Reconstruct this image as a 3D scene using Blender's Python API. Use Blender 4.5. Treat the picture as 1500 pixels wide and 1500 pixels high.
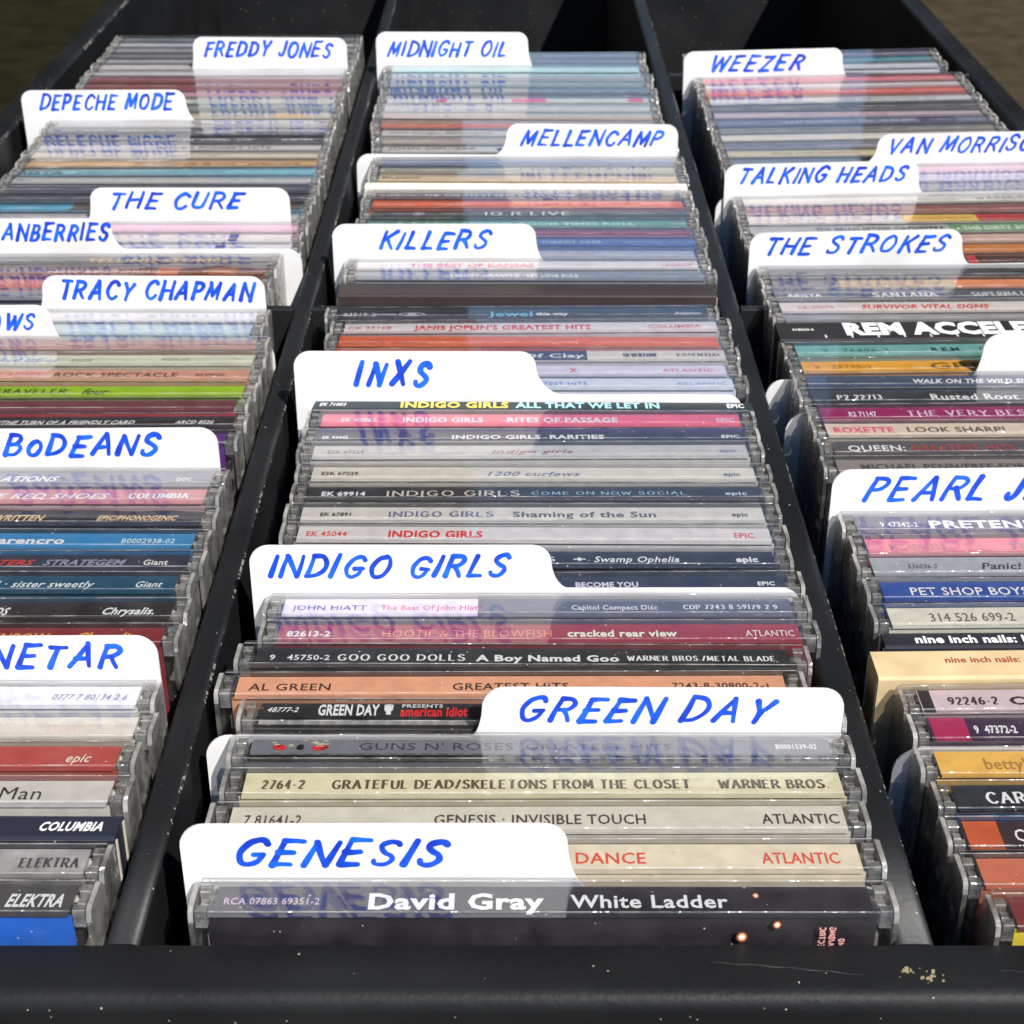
import bpy, math, random
from mathutils import Matrix, Vector
MM = 0.001
rng = random.Random(11)
scene = bpy.context.scene
for o in list(bpy.data.objects):
    bpy.data.objects.remove(o)
COL = scene.collection

# ---------------------------------------------------------------- camera
cam = bpy.data.cameras.new("camera")
cam.sensor_width = 36.0
cam.lens = 36.0 * 2279 / 1500
cam.shift_x = -0.002
cam.clip_start = 0.01
cam.clip_end = 200
cam.dof.use_dof = True
cam.dof.focus_distance = 0.335
cam.dof.aperture_fstop = 62
camo = bpy.data.objects.new("camera", cam)
COL.objects.link(camo)
camo.location = (0, 0, 0.20106)
camo.rotation_euler = (math.radians(90 - 31.178), 0, 0)
scene.camera = camo

# ---------------------------------------------------------------- sky, sun, exposure
SUN_EL, SUN_AZ = 50.0, 34.0            # azimuth measured from straight behind the viewer towards the right
w = bpy.data.worlds.new("World")
scene.world = w
w.use_nodes = True
nt = w.node_tree
bg = nt.nodes["Background"]
sky = nt.nodes.new("ShaderNodeTexSky")
sky.sky_type = 'NISHITA'
sky.sun_disc = False
sky.sun_elevation = math.radians(SUN_EL)
sky.dust_density = 0.0
sky.ozone_density = 4.0
sky.air_density = 1.0
sky.sun_rotation = math.radians(180 - SUN_AZ)
nt.links.new(sky.outputs[0], bg.inputs[0])
bg.inputs[1].default_value = 0.095
sun = bpy.data.lights.new("sun", 'SUN')
sun.energy = 5.0
sun.angle = math.radians(0.5)
sun.color = (1.0, 0.96, 0.90)
suno = bpy.data.objects.new("sun", sun)
COL.objects.link(suno)
e, a = math.radians(SUN_EL), math.radians(SUN_AZ)
sd = Vector((math.sin(a) * math.cos(e), -math.cos(a) * math.cos(e), math.sin(e)))
suno.rotation_euler = sd.to_track_quat('Z', 'Y').to_euler()
suno.location = sd * 3
vs = scene.view_settings
vs.view_transform = 'Standard'
vs.look = 'None'
vs.exposure = 0.32
vs.gamma = 1.0
cy = scene.cycles
cy.max_bounces = 8
cy.diffuse_bounces = 3
cy.glossy_bounces = 4
cy.transmission_bounces = 6
cy.transparent_max_bounces = 24
cy.caustics_reflective = False
cy.caustics_refractive = False
cy.sample_clamp_indirect = 4.0
cy.use_denoising = True

# ---------------------------------------------------------------- materials
def s2l(c):
    c = c / 255.0
    return c / 12.92 if c <= 0.04045 else ((c + 0.055) / 1.055) ** 2.4
KEXP = 0.88
def lin(c, k=KEXP, lo=0.004, hi=0.86):
    return tuple(min(hi, max(lo, s2l(v) / k)) for v in c) + (1.0,)
MATS = {}
def new_mat(name):
    m = bpy.data.materials.new(name)
    m.use_nodes = True
    return m, m.node_tree, m.node_tree.nodes, m.node_tree.links
def paper(c, rough=0.5, mottle=0.0, k=KEXP):
    key = ('paper', tuple(c), rough, mottle, k)
    if key in MATS: return MATS[key]
    m, t, N, Lk = new_mat("print_%02x%02x%02x" % tuple(int(v) for v in c))
    b = N["Principled BSDF"]
    col = lin(c, k)
    b.inputs["Roughness"].default_value = rough
    tc = N.new("ShaderNodeTexCoord")
    no = N.new("ShaderNodeTexNoise"); no.inputs["Scale"].default_value = 260 if not mottle else 150
    no.inputs["Detail"].default_value = 4
    oi = N.new("ShaderNodeObjectInfo")
    va = N.new("ShaderNodeVectorMath"); va.operation = 'ADD'
    Lk.new(tc.outputs["Object"], va.inputs[0]); Lk.new(oi.outputs["Random"], va.inputs[1])
    Lk.new(va.outputs[0], no.inputs["Vector"])
    mr = N.new("ShaderNodeMapRange")
    amt = 0.10 if not mottle else mottle
    mr.inputs["From Min"].default_value = 0.3; mr.inputs["From Max"].default_value = 0.7
    mr.inputs["To Min"].default_value = 1 - amt; mr.inputs["To Max"].default_value = 1 + amt
    Lk.new(no.outputs["Fac"], mr.inputs["Value"])
    mx = N.new("ShaderNodeVectorMath"); mx.operation = 'SCALE'
    mx.inputs[0].default_value = col[:3]
    Lk.new(mr.outputs[0], mx.inputs["Scale"])
    Lk.new(mx.outputs[0], b.inputs["Base Color"])
    MATS[key] = m
    return m
def ink(c):
    key = ('ink', tuple(c))
    if key in MATS: return MATS[key]
    m, t, N, Lk = new_mat("lettering_%02x%02x%02x" % tuple(int(v) for v in c))
    N["Principled BSDF"].inputs["Base Color"].default_value = lin(c)
    N["Principled BSDF"].inputs["Roughness"].default_value = 0.5
    MATS[key] = m
    return m
def clear_plastic(name, f0, rough, tint, dust, milk=0.0, glass=0.0):
    """thin clear polystyrene: transparent film whose gloss follows the viewing angle, with scratches and dust"""
    m, t, N, Lk = new_mat(name)
    N.remove(N["Principled BSDF"])
    out = N["Material Output"]
    tr = N.new("ShaderNodeBsdfTransparent"); tr.inputs[0].default_value = tint + (1,)
    gl = N.new("ShaderNodeBsdfGlossy"); gl.inputs["Roughness"].default_value = rough
    lw = N.new("ShaderNodeLayerWeight")
    pw = N.new("ShaderNodeMath"); pw.operation = 'POWER'; pw.inputs[1].default_value = 5
    Lk.new(lw.outputs["Facing"], pw.inputs[0])
    lw.inputs["Blend"].default_value = 0.5
    mr = N.new("ShaderNodeMapRange"); mr.inputs["To Min"].default_value = f0; mr.inputs["To Max"].default_value = 0.85
    Lk.new(pw.outputs[0], mr.inputs["Value"])
    mix = N.new("ShaderNodeMixShader")
    Lk.new(mr.outputs[0], mix.inputs[0]); Lk.new(tr.outputs[0], mix.inputs[1]); Lk.new(gl.outputs[0], mix.inputs[2])
    tc = N.new("ShaderNodeTexCoord")
    oi = N.new("ShaderNodeObjectInfo")
    va = N.new("ShaderNodeVectorMath"); va.operation = 'ADD'
    Lk.new(tc.outputs["Object"], va.inputs[0]); Lk.new(oi.outputs["Random"], va.inputs[1])
    # gentle waviness of moulded plastic
    nw = N.new("ShaderNodeTexNoise"); nw.inputs["Scale"].default_value = 70; nw.inputs["Detail"].default_value = 1
    Lk.new(va.outputs[0], nw.inputs["Vector"])
    bp = N.new("ShaderNodeBump"); bp.inputs["Strength"].default_value = 0.17; bp.inputs["Distance"].default_value = 0.0006
    Lk.new(nw.outputs["Fac"], bp.inputs["Height"]); Lk.new(bp.outputs[0], gl.inputs["Normal"])
    # dust specks and a faint uneven haze
    vo = N.new("ShaderNodeTexVoronoi"); vo.inputs["Scale"].default_value = 1150
    Lk.new(va.outputs[0], vo.inputs["Vector"])
    sc_ = N.new("ShaderNodeSeparateColor"); Lk.new(vo.outputs["Color"], sc_.inputs[0])
    szr = N.new("ShaderNodeMapRange"); szr.inputs["To Min"].default_value = 0.04; szr.inputs["To Max"].default_value = 0.26
    Lk.new(sc_.outputs[1], szr.inputs["Value"])
    lt = N.new("ShaderNodeMath"); lt.operation = 'LESS_THAN'
    Lk.new(vo.outputs["Distance"], lt.inputs[0]); Lk.new(szr.outputs[0], lt.inputs[1])
    gt = N.new("ShaderNodeMath"); gt.operation = 'GREATER_THAN'; gt.inputs[1].default_value = 0.965
    Lk.new(sc_.outputs[0], gt.inputs[0])
    mu = N.new("ShaderNodeMath"); mu.operation = 'MULTIPLY'; Lk.new(lt.outputs[0], mu.inputs[0]); Lk.new(gt.outputs[0], mu.inputs[1])
    mu2 = N.new("ShaderNodeMath"); mu2.operation = 'MULTIPLY'; mu2.inputs[1].default_value = dust; Lk.new(mu.outputs[0], mu2.inputs[0])
    n2 = N.new("ShaderNodeTexNoise"); n2.inputs["Scale"].default_value = 160; n2.inputs["Detail"].default_value = 5
    Lk.new(va.outputs[0], n2.inputs["Vector"])
    hz = N.new("ShaderNodeMapRange"); hz.inputs["From Min"].default_value = 0.4; hz.inputs["From Max"].default_value = 0.72
    hz.inputs["To Min"].default_value = milk * .5; hz.inputs["To Max"].default_value = milk * 2.2 + .004
    Lk.new(n2.outputs["Fac"], hz.inputs["Value"])
    md = N.new("ShaderNodeMath"); md.operation = 'MAXIMUM'
    Lk.new(hz.outputs[0], md.inputs[0]); Lk.new(mu2.outputs[0], md.inputs[1])
    df = N.new("ShaderNodeBsdfDiffuse"); df.inputs[0].default_value = (0.78, 0.75, 0.70, 1)
    m2 = N.new("ShaderNodeMixShader")
    Lk.new(md.outputs[0], m2.inputs[0]); Lk.new(mix.outputs[0], m2.inputs[1]); Lk.new(df.outputs[0], m2.inputs[2])
    last = m2
    if glass:
        g = N.new("ShaderNodeBsdfGlass"); g.inputs["IOR"].default_value = 1.55; g.inputs["Roughness"].default_value = 0.04
        g.inputs[0].default_value = (0.97, 0.97, 0.98, 1)
        m3 = N.new("ShaderNodeMixShader"); m3.inputs[0].default_value = glass
        Lk.new(m2.outputs[0], m3.inputs[1]); Lk.new(g.outputs[0], m3.inputs[2])
        nw.inputs['Scale'].default_value = 330; nw.inputs['Detail'].default_value = 2; bp.inputs['Strength'].default_value = 0.75; bp.inputs['Distance'].default_value = 0.0022
        Lk.new(bp.outputs[0], g.inputs['Normal'])
        last = m3
    Lk.new(last.outputs[0], out.inputs[0])
    return m
SHELL = clear_plastic("clear_polystyrene", 0.10, 0.03, (0.98, 0.98, 0.985), 0.45, 0.004)
ARM = clear_plastic("clear_hinge_plastic", 0.12, 0.05, (0.96, 0.96, 0.95), 0.7, 0.12, 0.30)
EDGE = clear_plastic("edge_highlight_plastic", 0.20, 0.30, (0.95, 0.95, 0.94), 0.3, 0.24, 0.08)  # milkiness on the chamfers paints in a pale edge highlight
BLOCK = clear_plastic("moulded_clear_lumps", 0.16, 0.04, (0.94, 0.94, 0.93), 0.7, 0.17, 0.45)
def plain(name, col, rough, spec=0.5):
    m, t, N, Lk = new_mat(name)
    b = N["Principled BSDF"]
    b.inputs["Base Color"].default_value = tuple(col) + (1,)
    b.inputs["Roughness"].default_value = rough
    b.inputs["Specular IOR Level"].default_value = spec
    return m
TRAYS = [plain("grey_tray", (0.22, 0.22, 0.21), 0.4), plain("black_tray", (0.03, 0.03, 0.03), 0.35), plain("pale_tray", (0.42, 0.41, 0.38), 0.4)]
PAGES = plain("booklet_pages", (0.55, 0.53, 0.48), 0.7)
BOARD = plain("raw_cardboard", (0.60, 0.54, 0.42), 0.8)
def card_white():
    m, t, N, Lk = new_mat("white_divider_plastic")
    b = N["Principled BSDF"]
    b.inputs["Base Color"].default_value = (0.84, 0.84, 0.85, 1)
    b.inputs["Roughness"].default_value = 0.42
    cn = N.new("ShaderNodeTexNoise"); cn.inputs["Scale"].default_value = 30; cn.inputs["Detail"].default_value = 6
    cc = N.new("ShaderNodeTexCoord"); Lk.new(cc.outputs["Object"], cn.inputs["Vector"])
    rp = N.new("ShaderNodeValToRGB"); rp.color_ramp.elements[0].position = .35; rp.color_ramp.elements[0].color = (0.70, 0.69, 0.67, 1)
    rp.color_ramp.elements[1].position = .6; rp.color_ramp.elements[1].color = (0.83, 0.83, 0.84, 1)
    Lk.new(cn.outputs["Fac"], rp.inputs[0]); Lk.new(rp.outputs[0], b.inputs["Base Color"])
    tc = N.new("ShaderNodeTexCoord")
    no = N.new("ShaderNodeTexNoise"); no.inputs["Scale"].default_value = 45; no.inputs["Detail"].default_value = 5
    Lk.new(tc.outputs["Object"], no.inputs["Vector"])
    bp = N.new("ShaderNodeBump"); bp.inputs["Strength"].default_value = 0.12; bp.inputs["Distance"].default_value = 0.0004
    Lk.new(no.outputs["Fac"], bp.inputs["Height"]); Lk.new(bp.outputs[0], b.inputs["Normal"])
    return m
CARD = card_white()
def marker(k):
    m, t, N, Lk = new_mat("blue_marker_ink")
    b = N["Principled BSDF"]
    b.inputs["Roughness"].default_value = 0.45
    tc = N.new("ShaderNodeTexCoord")
    no = N.new("ShaderNodeTexNoise"); no.inputs["Scale"].default_value = 210; no.inputs["Detail"].default_value = 3
    Lk.new(tc.outputs["Object"], no.inputs["Vector"])
    cr = N.new("ShaderNodeValToRGB")
    cr.color_ramp.elements[0].position = 0.35; cr.color_ramp.elements[0].color = ((0.003, 0.034, 0.46, 1), (0.004, 0.06, 0.60, 1))[k]
    cr.color_ramp.elements[1].position = 0.68; cr.color_ramp.elements[1].color = ((0.005, 0.10, 0.74, 1), (0.008, 0.16, 0.82, 1))[k]
    Lk.new(no.outputs["Fac"], cr.inputs[0]); Lk.new(cr.outputs[0], b.inputs["Base Color"])
    return m
MARK = marker(0)
MARK2 = marker(1)
def black_wood(name, worn=False, r0=0.40, r1=0.58, sp=0.38):
    m, t, N, Lk = new_mat(name)
    b = N["Principled BSDF"]
    b.inputs["Roughness"].default_value = 0.38
    b.inputs["Specular IOR Level"].default_value = sp
    tc = N.new("ShaderNodeTexCoord")
    def noise(sc, det, vec=None):
        n = N.new("ShaderNodeTexNoise"); n.inputs["Scale"].default_value = sc; n.inputs["Detail"].default_value = det
        Lk.new(vec or tc.outputs["Object"], n.inputs["Vector"]); return n
    base = N.new("ShaderNodeValToRGB")
    base.color_ramp.elements[0].position = 0.3; base.color_ramp.elements[0].color = (0.006, 0.0065, 0.0075, 1)
    base.color_ramp.elements[1].position = 0.75; base.color_ramp.elements[1].color = (0.017, 0.018, 0.019, 1)
    Lk.new(noise(22, 6).outputs["Fac"], base.inputs[0])
    # dust flecks: tiny voronoi cells, some of them pale
    v = N.new("ShaderNodeTexVoronoi"); v.inputs["Scale"].default_value = 800
    Lk.new(tc.outputs["Object"], v.inputs["Vector"])
    sep = N.new("ShaderNodeSeparateColor"); Lk.new(v.outputs["Color"], sep.inputs[0])
    lt = N.new("ShaderNodeMath"); lt.operation = 'LESS_THAN'
    sz = N.new("ShaderNodeMapRange"); sz.inputs["From Min"].default_value = 0; sz.inputs["From Max"].default_value = 1
    sz.inputs["To Min"].default_value = 0.02; sz.inputs["To Max"].default_value = 0.20
    Lk.new(sep.outputs[1], sz.inputs["Value"])
    Lk.new(v.outputs["Distance"], lt.inputs[0]); Lk.new(sz.outputs[0], lt.inputs[1])
    gt = N.new("ShaderNodeMath"); gt.operation = 'GREATER_THAN'; gt.inputs[1].default_value = 0.93 if not worn else 0.86
    Lk.new(sep.outputs[0], gt.inputs[0])
    mu = N.new("ShaderNodeMath"); mu.operation = 'MULTIPLY'
    Lk.new(lt.outputs[0], mu.inputs[0]); Lk.new(gt.outputs[0], mu.inputs[1])
    fac = mu.outputs[0]
    if worn:
        st = N.new("ShaderNodeMapping"); st.inputs["Scale"].default_value = (1, 1, 1)
        Lk.new(tc.outputs["Object"], st.inputs["Vector"])
        nn = noise(850, 4, st.outputs[0])
        n3 = noise(28, 2)
        pr = N.new("ShaderNodeMath"); pr.operation = 'MULTIPLY'
        Lk.new(nn.outputs["Fac"], pr.inputs[0]); Lk.new(n3.outputs["Fac"], pr.inputs[1])
        g2 = N.new("ShaderNodeMath"); g2.operation = 'GREATER_THAN'; g2.inputs[1].default_value = 0.318
        Lk.new(pr.outputs[0], g2.inputs[0])
        mm = N.new("ShaderNodeMath"); mm.operation = 'MAXIMUM'
        Lk.new(g2.outputs[0], mm.inputs[0]); Lk.new(fac, mm.inputs[1]); fac = mm.outputs[0]
    mc = N.new("ShaderNodeMix"); mc.data_type = 'RGBA'
    Lk.new(fac, mc.inputs["Factor"]); Lk.new(base.outputs[0], mc.inputs["A"])
    mc.inputs["B"].default_value = (0.34, 0.33, 0.31, 1) if not worn else (0.24, 0.23, 0.20, 1)
    Lk.new(mc.outputs["Result"], b.inputs["Base Color"])
    rr = N.new("ShaderNodeMapRange"); rr.inputs["To Min"].default_value = r0; rr.inputs["To Max"].default_value = r1
    Lk.new(noise(35, 5).outputs["Fac"], rr.inputs["Value"]); Lk.new(rr.outputs[0], b.inputs["Roughness"])
    n5 = noise(700, 3); n6 = noise(60, 3)
    sm = N.new("ShaderNodeMath"); sm.operation = 'ADD'
    Lk.new(n5.outputs["Fac"], sm.inputs[0]); Lk.new(n6.outputs["Fac"], sm.inputs[1])
    bp = N.new("ShaderNodeBump"); bp.inputs["Strength"].default_value = 0.30 if r0 > .4 else 0.14; bp.inputs["Distance"].default_value = 0.0004
    Lk.new(sm.outputs[0], bp.inputs["Height"]); Lk.new(bp.outputs[0], b.inputs["Normal"])
    return m
WOOD = black_wood("black_painted_board")
RAIL = black_wood("black_painted_rail", False, 0.46, 0.62, 0.20)
WORN = black_wood("chipped_black_edge", True)
def ground_mat(name, ca, cb):
    m, t, N, Lk = new_mat(name)
    b = N["Principled BSDF"]; b.inputs["Roughness"].default_value = 0.95; b.inputs["Specular IOR Level"].default_value = 0.08
    tc = N.new("ShaderNodeTexCoord")
    no = N.new("ShaderNodeTexNoise"); no.inputs["Scale"].default_value = 38; no.inputs["Detail"].default_value = 8
    Lk.new(tc.outputs["Object"], no.inputs["Vector"])
    cr = N.new("ShaderNodeValToRGB")
    cr.color_ramp.elements[0].position = 0.3; cr.color_ramp.elements[0].color = ca
    cr.color_ramp.elements[1].position = 0.75; cr.color_ramp.elements[1].color = cb
    Lk.new(no.outputs["Fac"], cr.inputs[0]); Lk.new(cr.outputs[0], b.inputs["Base Color"])
    bp = N.new("ShaderNodeBump"); bp.inputs["Strength"].default_value = 0.5; bp.inputs["Distance"].default_value = 0.004
    Lk.new(no.outputs["Fac"], bp.inputs["Height"]); Lk.new(bp.outputs[0], b.inputs["Normal"])
    return m

# ---------------------------------------------------------------- mesh helpers (all lengths in millimetres)
class MB:
    def __init__(s): s.v = []; s.f = []; s.mi = []
    def poly_prism(s, pts, axis, a, b, mi=0):
        """pts: outline in the two other axes; extruded along axis from a to b"""
        n = len(pts); base = len(s.v)
        for c in (a, b):
            for p, q in pts:
                s.v.append({'x': (c, p, q), 'y': (p, c, q), 'z': (p, q, c)}[axis])
        s.f.append(tuple(base + i for i in range(n))); s.f.append(tuple(base + n + i for i in reversed(range(n))))
        s.mi += [mi, mi]
        for i in range(n):
            j = (i + 1) % n
            s.f.append((base + i, base + n + i, base + n + j, base + j)); s.mi.append(mi)
    def box(s, x0, x1, y0, y1, z0, z1, mi=0):
        s.poly_prism([(y0, z0), (y1, z0), (y1, z1), (y0, z1)], 'x', x0, x1, mi)
    def cbox(s, x0, x1, y0, y1, z0, z1, c=0.3, mi=0, em=None):
        """box with its long top edges chamfered"""
        b0 = len(s.mi)
        s.poly_prism([(y0, z0), (y1, z0), (y1, z1 - c), (y1 - c * .3, z1 - c * .3), (y1 - c, z1), (y0 + c, z1), (y0 + c * .3, z1 - c * .3), (y0, z1 - c)], 'x', x0, x1, mi)
        if em is not None:
            for q in (5, 7): s.mi[b0 + q] = em
    def strip(s, A, B, mi=0):
        base = len(s.v); s.v += A + B; n = len(A)
        for i in range(n - 1):
            s.f.append((base + i, base + i + 1, base + n + i + 1, base + n + i)); s.mi.append(mi)
    def disc(s, cx, cy, z, rx, ry, n=14, mi=0, jit=0.0):
        base = len(s.v)
        for i in range(n):
            t = i * math.tau / n; k = 1 + rng.uniform(-jit, jit)
            s.v.append((cx + rx * k * math.cos(t), cy + ry * k * math.sin(t), z))
        s.f.append(tuple(range(base, base + n))); s.mi.append(mi)
    def mesh(s, name, mats):
        me = bpy.data.meshes.new(name)
        me.from_pydata([(x * MM, y * MM, z * MM) for x, y, z in s.v], [], s.f)
        for m in (mats if isinstance(mats, (list, tuple)) else [mats]): me.materials.append(m)
        if any(s.mi): me.polygons.foreach_set("material_index", s.mi)
        me.update()
        return me
def fixn(me):
    import bmesh
    bm = bmesh.new(); bm.from_mesh(me); bmesh.ops.recalc_face_normals(bm, faces=bm.faces); bm.to_mesh(me); bm.free()
    return me
def link(name, me, parent=None, M=None):
    o = bpy.data.objects.new(name, me); COL.objects.link(o)
    if parent is not None: o.parent = parent
    if M is not None: o.matrix_local = M
    return o
def tag(o, label=None, cat=None, group=None, kind=None):
    if label: o['label'] = label
    if cat: o['category'] = cat
    if group: o['group'] = group
    if kind: o['kind'] = kind
    return o

# ---------------------------------------------------------------- the ground
g = MB(); g.box(-6000, 6000, -3000, 9000, -190, -180)
tag(link("ground", fixn(g.mesh("ground", ground_mat("brown_ground", (0.040, 0.030, 0.018, 1), (0.070, 0.054, 0.032, 1))))), kind='structure')
g = MB(); g.box(-6000, -238, -2500, 3900, -179.9, -176)  # dark sheet whose colour stands in for shade on the left ground
tag(link("ground_shade_patch", fixn(g.mesh("ground_shade_patch", ground_mat("painted_shade_olive", (0.008, 0.008, 0.003, 1), (0.020, 0.018, 0.007, 1))))), kind='structure')

# ---------------------------------------------------------------- unseen dark screens ahead and overhead, added to shape the sky mirrored in the plastic
screen_mat = plain("dark_screen_brown", (0.035, 0.032, 0.028), 0.9, 0.2)
m0 = MB()
m0.box(-7000, -130, 4000, 4150, -180, 2600); m0.box(900, 7000, 4000, 4150, -180, 2600); m0.box(-130, 900, 4000, 4150, 2020, 2600)  # dark screen with a gap, added to leave a mirrored sky band
tag(link("reflection_screen", fixn(m0.mesh("reflection_screen", screen_mat))), kind='structure')
m0 = MB(); m0.box(-2050, -1900, -3500, 3999, -180, 2600)  # unseen wall, added to bounce warm light onto the shaded case ends
tag(link("warm_bounce_wall", fixn(m0.mesh("warm_bounce_wall", plain("bounce_wall_buff", (0.62, 0.53, 0.41), 0.9, 0.2)))), kind='structure')
m0 = MB(); m0.box(-4000, 4000, 200, 4300, 2600.5, 2760)  # unseen cover, added to darken the reflections and cut sky light
tag(link("overhead_screen", fixn(m0.mesh("overhead_screen", plain("overhead_screen_brown", (0.06, 0.05, 0.04), 0.9, 0.2)))), kind='structure')

# ---------------------------------------------------------------- the drawer
ZT = -5.5
box_root = bpy.data.objects.new("storage_drawer", None); COL.objects.link(box_root)
box_root.location = (0, 0.182, -0.178)
tag(box_root, "long open black painted wooden drawer with two lengthwise partitions holding the discs", "drawer")
def part(name, mb, mats):
    me = fixn(mb.mesh(name, mats)); o = link(name, me, box_root)
    o.matrix_local = Matrix.Translation((0, -0.182, 0.178)); return o
def wall_y(name, x0, x1, y0, y1, top, r, worn=True):
    """a board running in depth with rounded top edges; the rounded part carries the chipped paint"""
    mb = MB()
    na = 12; cxm = (x0 + x1) / 2; rx = (x1 - x0) / 2
    pr = [(x0, -170), (x1, -170)] + [(cxm + rx * math.cos(math.pi * q / na), top - r * abs(math.cos(math.pi * q / na)) ** 7) for q in range(na + 1)]
    n = len(pr)
    segs = 24
    for k in range(segs + 1):
        y = y0 + (y1 - y0) * k / segs
        for x, z in pr: mb.v.append((x, y, z))
    for k in range(segs):
        for i in range(n):
            j = (i + 1) % n
            mb.f.append((k * n + i, k * n + j, (k + 1) * n + j, (k + 1) * n + i))
            mb.mi.append(1 if i in (2, 3) and worn else 0)
    mb.f.append(tuple(range(n))); mb.mi.append(0)
    mb.f.append(tuple(segs * n + i for i in reversed(range(n)))); mb.mi.append(0)
    o = part(name, mb, [WOOD, WORN])
    o.data.polygons.foreach_set('use_smooth', [len(p.vertices) == 4 and abs(p.normal.y) < .1 and p.normal.z > .05 for p in o.data.polygons]); o.data.update()
    return o
YE = 1180
wall_y("partition", -72, -66, 194.7, YE, ZT, 0.9)
wall_y("partition", 67, 74, 194.7, YE, ZT, 0.9)
wall_y("side_board", -230, -218, 194.7, YE, ZT, 2.0)
wall_y("side_board", 218, 230, 194.7, YE, ZT, 2.0)
mb = MB()   # front rail, rounded outer edge
pr = [(194.6, -178), (194.6, ZT - .3), (194.3, ZT)]
for k in range(7):
    t = k / 6 * math.pi / 2
    pr.append((185.2 - 3.2 * math.sin(t), ZT - 3.2 * (1 - math.cos(t))))
pr.append((182, -178))
for k in range(41):
    for y, z in pr: mb.v.append((-232 + 464 * k / 40, y, z))
n = len(pr)
for k in range(40):
    for i in range(n):
        j = (i + 1) % n
        mb.f.append((k * n + i, k * n + j, (k + 1) * n + j, (k + 1) * n + i)); mb.mi.append(0)
mb.f.append(tuple(range(n))); mb.mi.append(0)
mb.f.append(tuple(40 * n + i for i in reversed(range(n)))); mb.mi.append(0)
fr = part("front_rail", mb, [RAIL])
fr.data.polygons.foreach_set("use_smooth", [True] * len(fr.data.polygons)); fr.data.update()
for x0, x1, nm in ((-217.9, -72.1, 0), (-65.9, 66.9, 0), (74.1, 217.9, 0)):
    for (ya, yb), tp in (((467.6, 470.8), -4.6), ((745.5, 748.5), -5.2)):
        if x0 < -200 and ya > 700: continue
        m1 = MB(); m1.cbox(x0, x1, ya, yb, -170, tp, 0.6); part("cross_board", m1, [WOOD])
m1 = MB(); m1.cbox(-232, 232, YE, YE + 12, -178, ZT, 1.0); part("back_board", m1, [WOOD])
m1 = MB(); m1.box(-229.9, 229.9, 194.7, YE - .1, -177.9, -146.5); part("bottom_board", m1, [WOOD])

# scratch and crumbs on the front rail
def ribbon_pts(pts, hw):
    A = []; B = []
    for i, p in enumerate(pts):
        q = pts[min(i + 1, len(pts) - 1)]; r = pts[max(i - 1, 0)]
        d = (q[0] - r[0], q[1] - r[1]); l = math.hypot(*d) or 1
        nx, ny = -d[1] / l, d[0] / l
        h = hw[i] if isinstance(hw, list) else hw
        A.append((p[0] + nx * h, p[1] + ny * h)); B.append((p[0] - nx * h, p[1] - ny * h))
    return A, B
SCR = plain("scratched_paint", (0.075, 0.078, 0.08), 0.6)
for (xa, xb, ya, yb, wd) in ((34, 60, 190.4, 187.6, .10), (84, 108, 188.6, 186.2, .10), (118, 131, 192.5, 191.2, .08)):
    sc = MB()
    pts = [(xa + (xb - xa) * k / 20, ya + (yb - ya) * (k / 20) ** 1.3 + .12 * math.sin(k * 1.3)) for k in range(21)]
    A, B = ribbon_pts(pts, [.02 + wd * math.sin(math.pi * k / 20) * rng.random() for k in range(21)])
    sc.strip([(x, y, ZT + .02) for x, y in A], [(x, y, ZT + .02) for x, y in B])
    part("scratch", sc, SCR)
cr = MB()
for cx, cy, n_, sp in ((67.5, 188.6, 16, 1.6), (71.5, 187.2, 20, 1.8), (92, 186.4, 8, 1.4)):
    for _ in range(n_):
        x = cx + rng.gauss(0, sp * .5); y = cy + rng.gauss(0, sp * .3); r = rng.uniform(.08, .28)
        cr.box(x - r, x + r, y - r * .8, y + r * .8, ZT - .02, ZT + r)
o = link("dirt_crumbs", fixn(cr.mesh("dirt_crumbs", plain("ochre_dirt", (0.30, 0.25, 0.14), 0.9))))
tag(o, "small ochre crumbs of dirt on the front rail near the corner of the partition", "dirt", kind='stuff')

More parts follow.
